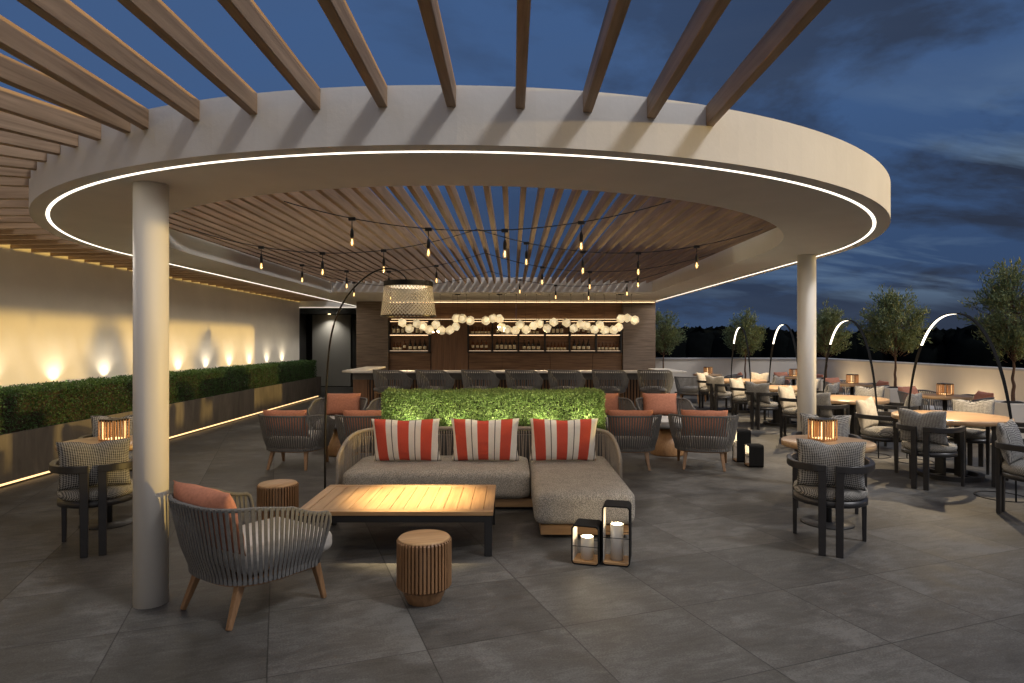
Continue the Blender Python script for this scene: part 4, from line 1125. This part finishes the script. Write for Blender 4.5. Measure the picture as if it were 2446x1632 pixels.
# floor lanterns
def floor_lantern(w, d, h, ch, cr):
    t = thing('floor_lantern', '', 'lantern', (0, 0, 0), 0, 'dark metal floor lanterns')
    th = .009; rad = .03; k = 6
    def loop(hw_, hh0, hh1, r_):
        P = []
        for cx_, cz_, a0 in ((hw_ - r_, hh1 - r_, 0), (-hw_ + r_, hh1 - r_, 90), (-hw_ + r_, hh0 + r_, 180), (hw_ - r_, hh0 + r_, 270)):
            for q in range(k + 1): a = R(a0 + 90 * q / k); P.append((cx_ + r_ * math.cos(a), cz_ + r_ * math.sin(a)))
        return P
    A, B = loop(w / 2, 0, h, rad), loop(w / 2 - th, th, h - th, rad - th); n = len(A)
    v = [(x, y, z) for y in (-d / 2, d / 2) for x, z in A] + [(x, y, z) for y in (-d / 2, d / 2) for x, z in B]; f = []
    for i in range(n):
        j = (i + 1) % n; f += [(i, n + i, n + j, j), (2 * n + i, 2 * n + j, 3 * n + j, 3 * n + i), (i, j, 2 * n + j, 2 * n + i), (n + i, 3 * n + i, 3 * n + j, n + j)]
    b = MB(); b.add(v, f); b.build('metal_loop', M['matblack'], t)
    b = MB(); b.box(-w / 2 + .0105, w / 2 - .0105, -d / 2 + .004, d / 2 - .004, .010, .024); b.build('wood_base', M['teakx'], t)
    b = MB(); b.box(-w / 2 + .0092, -w / 2 + .0112, -d / 2 + .012, d / 2 - .012, .026, h - rad); b.box(w / 2 - .0112, w / 2 - .0092, -d / 2 + .012, d / 2 - .012, .026, h - rad); b.box(-w / 2 + rad, w / 2 - rad, -d / 2 + .012, d / 2 - .012, h - .0112, h - .0092); b.build('inner_liner', M['cushion'], t)
    b = MB(); b.lathe([(0, .0225), (cr, .0225), (cr, .0225 + ch), (cr - .003, .0225 + ch), (cr - .003, ch + .008), (0, ch + .008)], 32); b.build('candle_tube', M['candle'], t)
    b = MB(); b.lathe([(0, ch + .0085), (cr - .004, ch + .0085), (cr - .004, ch + .016), (0, ch + .016)], 32); b.build('glow', M['candletop'], t)
    b = MB()
    for sy in (-1, 1): b.tube([(-w / 2 + .004, sy * (d / 2 - .012), h * .46), (w / 2 - .004, sy * (d / 2 - .012), h * .46)], .0028, 6)
    b.build('cross_wire', M['black'], t)
    point('candle_lamp', (0, 0, ch + .05), 1.2, (1, .78, .48), .012, t)
    return freeze(t)
fa = floor_lantern(.205, .19, .29, .165, .048); fb = floor_lantern(.205, .19, .44, .265, .048)
place(fa, 0, (.565, 4.78, 0), R(-17), 'short dark floor lantern in front of the chaise')
place(fb, 0, (.785, 4.76, 0), R(-14), 'tall dark floor lantern in front of the chaise')
place(fa, 1, (3.20, 8.42, 0), R(88), 'short dark floor lantern beside the rope lounge chair')
place(fb, 1, (3.16, 8.76, 0), R(88), 'tall dark floor lantern beside the rope lounge chair')

# arc floor lamp
t = thing('arc_floor_lamp', 'tall black arc lamp with a net shade hanging over the coffee table', 'floor lamp', (-1.86, 6.33, 0))
b = MB(); b.lathe([(0, 0), (.20, 0), (.205, .006), (.20, .018), (0, .020)], 44); b.build('base', M['lampblack'], t)
arc = [(0, 0, .01), (0, 0, .5), (.01, -.01, 1.05), (.05, -.04, 1.55), (.13, -.11, 1.85), (.27, -.225, 2.07), (.46, -.385, 2.225), (.64, -.535, 2.30), (.80, -.665, 2.295), (.90, -.75, 2.24), (.955, -.795, 2.17)]
P = catmull(arc, 8); b = MB(); b.tube(P, [.0115 - .006 * i / len(P) for i in range(len(P))], 8); b.build('pole', M['lampblack'], t)
sh = bpy.data.objects.new('lamp_shade', None)
SX, SY, SZ = .96, -.80, 1.865
def shade_r(z): return .238 - .035 * (z / .30)
b = MB(); n_s = 44
for fam in (-1, 1):
    for k in range(n_s):
        Pp = []; 
        for j in range(43):
            z = .012 + .25 * j / 42; a = 2 * PI * k / n_s + fam * (z / .0165) * (PI / n_s) ; a += fam * .0
            r_ = shade_r(z) + .0012 * fam; Pp.append(Vector((SX + r_ * math.cos(a), SY + r_ * math.sin(a), SZ + z)))
        v = []
        for i, p in enumerate(Pp):
            rad_ = Vector((p.x - SX, p.y - SY, 0)).normalized(); dd = (Pp[min(i + 1, 42)] - Pp[max(i - 1, 0)]).normalized(); u = rad_.cross(dd).normalized()
            v += [p + u * .0027, p - u * .0027]
        b.add(v, [(2 * i, 2 * i + 1, 2 * i + 3, 2 * i + 2) for i in range(42)])
shade = b.build('lamp_shade', M['shadenet'], t)
b = MB(); b.ring(shade_r(.26) - .003, shade_r(.26) + .004, .262, .305, 56, (0, 0)); b.build('top_band', M['matblack'], shade, (SX, SY, SZ))
b = MB(); b.ring(.232, .243, .0, .010, 56, (0, 0)); b.build('bottom_ring', M['lampblack'], shade, (SX, SY, SZ))
b = MB(); b.lathe([(0, .262), (shade_r(.26) - .004, .262), (shade_r(.26) - .004, .268), (0, .268)], 40); b.build('reflector', M['shadenet'], shade, (SX, SY, SZ))
b = MB(); b.lathe([(0, .256), (.16, .256), (.165, .261), (0, .2615)], 28); b.build('lamp', M['lampdisc'], shade, (SX, SY, SZ))
point('arc_lamp_fill', (-1.86 + SX, 6.33 + SY, SZ + .16), .55, (1, .80, .52), .008)
spot('arc_lamp_beam', (-1.86 + SX, 6.33 + SY, SZ + .15), (-.80, 5.34, .3), 640, 46, 1.0, (1, .76, .42), .012)

# lit hedge behind the sofa, standing in its own planter with small spots
t = thing('low_planter', 'low dark planter box behind the sofa carrying the lit hedge', 'planter', (-.22, 7.62, 0))
b = MB(); b.box(-1.36, 1.36, -.40, .27, .03, .59); b.build('box', M['charcoal'], t, bevel=.006, seg=1)
b = MB(); b.box(-1.30, 1.30, -.35, .21, .595, .605); b.build('soil', M['soil'], t)
hedge('lit_hedge', 'bright green box hedge lit from below behind the sofa', (-.22, 7.64, 0), 2.60, .44, .60, 1.055, 90000, .023, M['boxleaf'], 11, bump=.014)
for k, x in enumerate((-1.18, -.66, -.15, .36, .85)):
    gl = thing('spike_spotlight', 'small spike spotlight at the foot of the lit hedge, %s from the arc lamp' % ORD[k], 'spotlight', (x, 7.265, .606), 0, 'spotlights at the foot of the lit hedge')
    b = MB(); b.lathe([(0, 0), (.018, 0), (.022, .035), (0, .036)], 14); b.build('housing', M['black'], gl)
    spot('spotlight_lamp', (0, 0, .05), (0, .16, .5), 17, 160, .8, (1, .93, .66), .02, gl)

# ------------------------------------------------------------------ string lights
def bulb_proto():
    t = thing('bulb_holder', None, None, (0, 0, 0)); t.pop('label', None)
    return t
sl_geo = {}
def string_light(x0, x1, y, sag, bulbs, label):
    t = thing('string_light', label, 'string lights', ((x0 + x1) / 2, y, BZ0), 0, 'string lights hung under the slats'); c = (x0 + x1) / 2; h = (x1 - x0) / 2
    zf = lambda x: -.006 - sag * (1 - ((x - c) / h) ** 2)
    b = MB(); b.tube([(x0 - c + 2 * h * k / 40, 0, zf(x0 + 2 * h * k / 40)) for k in range(41)], .0042, 6); b.build('cable', M['black'], t)
    for x in bulbs:
        z = zf(x)
        spot('bulb_lamp', (x, y, BZ0 + z - .27), (x, y, 0), 5.5, 165, .6, (1, .74, .46), .005)
        if 's' not in sl_geo:
            b = MB(); b.box(-.028, .028, -.012, .012, -.02, .008); b.tube([(0, 0, -.015), (0, 0, -.09)], .0035, 6); b.lathe([(0, -.165), (.013, -.165), (.0155, -.15), (.014, -.11), (.008, -.085), (0, -.085)], 14); s0 = b.build('socket', M['black'], t)
            b = MB(); b.lathe([(0, -.240), (.008, -.238), (.016, -.228), (.0205, -.211), (.017, -.190), (.011, -.172), (.010, -.160), (0, -.160)], 18); g0 = b.build('bulb', M['bulb'], t)
            b = MB()
            for q in range(5):
                a = 2 * PI * q / 5; b.tube([(.003 * math.cos(a), .003 * math.sin(a), -.175), (.007 * math.cos(a + .5), .007 * math.sin(a + .5), -.203), (.004 * math.cos(a + 1), .004 * math.sin(a + 1), -.225)], .0012, 5)
            f0 = b.build('filament', M['filament'], g0)
            sl_geo['s'] = (s0, g0, f0)
            for oo in (s0, g0): oo.location = (x - c, 0, z)
        else:
            s0, g0, f0 = sl_geo['s']; s1 = s0.copy(); g1_ = g0.copy(); f1 = f0.copy()
            for oo in (s1, g1_, f1): C.objects.link(oo)
            s1.parent = t; g1_.parent = t; f1.parent = g1_
            for oo in (s1, g1_): oo.location = (x - c, 0, z)
string_light(-1.91, 1.33, 5.33, .245, [-1.34, -.70, -.06, .58], 'string of four bulbs hung nearest the camera under the slats')
string_light(-3.36, -.36, 6.65, .25, [-2.62, -1.98, -1.34], 'string of bulbs in the second row, on the garden wall side')
string_light(-.36, 2.62, 6.65, .25, [.15, .74, 1.32, 1.93], 'string of bulbs in the second row, on the terrace side')
string_light(-3.38, -.36, 8.43, .25, [-2.78, -2.19, -1.63, -1.0], 'string of bulbs in the third row, on the garden wall side')
string_light(-.36, 2.69, 8.43, .25, [.40, 1.03, 1.67], 'string of bulbs in the third row, on the terrace side')
string_light(-3.40, -.36, 10.63, .25, [-2.64, -2.03], 'string of bulbs in the farthest row, on the garden wall side')
string_light(-.36, 2.58, 10.63, .25, [.13, .73, 1.28, 1.92], 'string of bulbs in the farthest row, on the terrace side')

# ------------------------------------------------------------------ globe chandeliers over the bar
def dodeca(r):
    ph = (1 + 5 ** .5) / 2; b = bmesh.new(); vs = []
    for x in (-1, 1):
        for y in (-1, 1):
            for z in (-1, 1): vs.append((x, y, z))
    for a in (-1, 1):
        for c in (-1, 1): vs += [(0, a / ph, c * ph), (a / ph, c * ph, 0), (a * ph, 0, c / ph)]
    for v in vs: b.verts.new(Vector(v).normalized() * r)
    bmesh.ops.convex_hull(b, input=b.verts); bmesh.ops.dissolve_limit(b, angle_limit=.05, verts=b.verts, edges=b.edges)
    bmesh.ops.bevel(b, geom=b.edges[:], offset=r * .03, segments=1, affect='EDGES'); return b
gm = bpy.data.meshes.new('globe'); _b = dodeca(.102); _b.to_mesh(gm); _b.free(); gm.materials.append(M['globe'])
cm = MB(); cm.lathe([(0, 0), (.010, 0), (.010, .05), (0, .05)], 8)
YG = 13.3
def gp(zx, zy):  # reading of the reference plan -> metres at the chandelier line
    ox, oy = 800 + zx / 2.7647, 600 + zy / 2.7647
    return ((ox - 1223) / 1520 * YG, 1.65 - (oy - 816) / 1520 * YG)
chs = [([(445, 473), (490, 511), (543, 480), (580, 497), (625, 520), (668, 485), (703, 522), (760, 522), (797, 500), (802, 443), (842, 446), (893, 459)], 810, [695, 780, 870], 'globe chandelier on the hidden door side of the bar'),
       ([(997, 458), (1045, 444), (1088, 448), (1102, 502), (1138, 520), (1192, 524), (1223, 486), (1263, 518), (1312, 492), (1350, 479), (1400, 510), (1446, 470)], 1087, [1018, 1118, 1198, 1258, 1330, 1418], 'globe chandelier over the middle of the bar'),
       ([(1530, 473), (1575, 510), (1623, 484), (1663, 492), (1712, 517), (1752, 487), (1785, 523), (1840, 520), (1876, 502), (1886, 446), (1931, 442), (1983, 456)], 1890, [1558, 1643, 1717, 1778, 1862, 1960], 'globe chandelier at the terrace end of the bar')]
for ci, (pts, cx_, cords, lab) in enumerate(chs):
    t = thing('globe_chandelier', lab, 'chandelier', (gp(cx_, 500)[0], YG, ZS), 0, 'globe chandeliers over the bar'); x0 = gp(cx_, 0)[0]
    b = MB(); b.lathe([(0, -.018), (.06, -.018), (.065, 0), (0, 0)], 24); b.build('ceiling_plate', M['lampblack'], t)
    pr_ = []
    for k, (zx, zy) in enumerate(pts):
        x, z = gp(zx, zy); o = bpy.data.objects.new('globe', gm); C.objects.link(o); o.parent = t
        yo = .05 * math.sin(k * 2.3 + ci); o.location = (x - x0, yo, z - ZS); o.rotation_euler = (rnd.uniform(0, 6), rnd.uniform(0, 6), rnd.uniform(0, 6)); pr_.append(Vector(o.location))
    for k in (1, 5, 9): spot('globe_lamp', (x0 + pr_[k].x, YG, ZS + pr_[k].z - .13), (x0 + pr_[k].x, YG - .25, 0), 30, 165, .5, (1, .74, .44), .01)
    b = MB()
    for a, c in zip(pr_[:-1], pr_[1:]): b.tube([a, c], .007, 6)
    b.build('connector', M['black'], t)
    b = MB()
    for zx in cords + [cx_]:
        x = gp(zx, 0)[0] - x0; q = min(pr_, key=lambda p: abs(p.x - x)); b.tube([(x, 0, 0), (x, q.y * .5, q.z)], .0022, 5); b.lathe([(0, -.02), (.008, -.02), (.008, 0), (0, 0)], 8, (x, 0, -.001))
    b.build('suspension_cord', M['lampblack'], t)

# ------------------------------------------------------------------ trees in white pots
def tree(px_, py_, crown_r, z0, z1, n_leaf, seed, label, plabel, pot=True, ph=.70):
    if pot:
        t = thing('tree_pot', plabel, 'planter', (px_, py_, 0), 0, 'white tree pots along the parapet')
        w0, w1 = .25, .285; v = []
        for z, w_ in ((0, w0), (ph, w1)): v += [(-w_, -w_, z), (w_, -w_, z), (w_, w_, z), (-w_, w_, z)]
        wi = w1 - .03; v += [(-wi, -wi, ph), (wi, -wi, ph), (wi, wi, ph), (-wi, wi, ph), (-wi, -wi, ph - .06), (wi, -wi, ph - .06), (wi, wi, ph - .06), (-wi, wi, ph - .06)]
        f = [(0, 3, 2, 1)] + [(i, (i + 1) % 4, 4 + (i + 1) % 4, 4 + i) for i in range(4)] + [(4 + i, 4 + (i + 1) % 4, 8 + (i + 1) % 4, 8 + i) for i in range(4)] + [(8 + i, 8 + (i + 1) % 4, 12 + (i + 1) % 4, 12 + i) for i in range(4)]
        b = MB(); b.add(v, f); b.build('pot', M['parapet'], t, bevel=.008)
        b = MB(); b.lathe([(0, ph - .075), (.245, ph - .065), (.20, ph - .03), (.10, ph + .012), (0, ph + .02)], 20); b.build('soil', M['soil'], t)
    rs = random.Random(seed); t = thing('tree', label, 'tree', (px_, py_, ph - .03), 0, 'small olive trees in white pots')
    base = ph - .03; zc0 = z0 - base + .05; H_ = z1 - base
    b = MB(); tr = [Vector((0, 0, 0))]
    for k in range(1, 8): tr.append(Vector((rs.uniform(-.010, .010), rs.uniform(-.010, .010), zc0 * k / 7 + (H_ * .0))))
    tr += [Vector((rs.uniform(-.06, .06), rs.uniform(-.06, .06), zc0 + (H_ - zc0) * q)) for q in (.2, .4, .6)]
    P = catmull(tr, 4); b.tube(P, [.030 * (1 - .72 * i / len(P)) for i in range(len(P))], 9); b.build('trunk', M['bark'], t)
    cl = []; b = MB(); rg = np.random.RandomState(seed)
    cz = (zc0 + H_) / 2; rz_ = (H_ - zc0) / 2
    nb = 170
    for k in range(nb):
        # twig end on an uneven ovoid
        u = rs.uniform(-1, 1); a = rs.uniform(0, 2 * PI); rr_ = math.sqrt(max(0, 1 - u * u)) * crown_r * (1.0 - .30 * max(0, u)) 
        q = rs.uniform(.55, 1.0) * (1 + .16 * math.sin(3 * a + seed) * math.cos(2.3 * u + seed))
        end = Vector((rr_ * q * math.cos(a), rr_ * q * math.sin(a), cz + rz_ * u * q))
        st_ = P[int(len(P) * rs.uniform(.62, .98))] if k % 2 else Vector((end.x * .35, end.y * .35, max(zc0 * .95, end.z - .25)))
        mid = (st_ + end) / 2 + Vector((0, 0, -.03)); tw = catmull([st_, mid, end], 4)
        b.tube(tw, [.005 - .0035 * i / len(tw) for i in range(len(tw))], 4, cap=False)
        m = int(n_leaf * 1.25) // nb; d0 = (end - mid).normalized(); d0.z += .35; d0.normalize()
        for i in range(m):
            s = rs.uniform(.0, 1.25); p = mid.lerp(end, s) if s < 1 else end + d0 * (s - 1) * .12
            sp = .036; cl.append((p.x + rs.gauss(0, sp), p.y + rs.gauss(0, sp), p.z + rs.gauss(0, sp), d0.x, d0.y, d0.z))
    b.build('branches', M['bark'], t)
    A = np.array(cl); leaf_cloud('crown', A[:, :3], .082, .22, M['olive'], t, seed + 50, .25, upright=A[:, 3:] * 1.3)
tree(7.88, 10.0, .62, 1.30, 2.98, 6000, 3, 'tallest small olive tree, nearest the camera by the right edge', 'white square pot of the nearest tree beside the woven pillow')
tree(7.95, 13.2, .72, 1.33, 2.80, 6000, 4, 'full round olive tree in the white pot between the two nearer wall tables', 'white square pot between the two nearer wall tables')
tree(8.0, 16.2, .60, 1.25, 2.62, 5000, 8, 'small olive tree just to the right of the white column', 'white square pot hidden behind the second dining table')
tree(6.93, 18.9, .66, 1.22, 2.60, 4500, 12, 'small olive tree against the back parapet behind the dining tables', 'white square pot at the back parapet behind the dining tables', ph=.45)
tree(4.50, 18.9, .68, 1.25, 2.58, 4500, 16, 'small olive tree beside the stone end of the bar wall', 'white square pot beside the stone end of the bar wall', ph=.45)
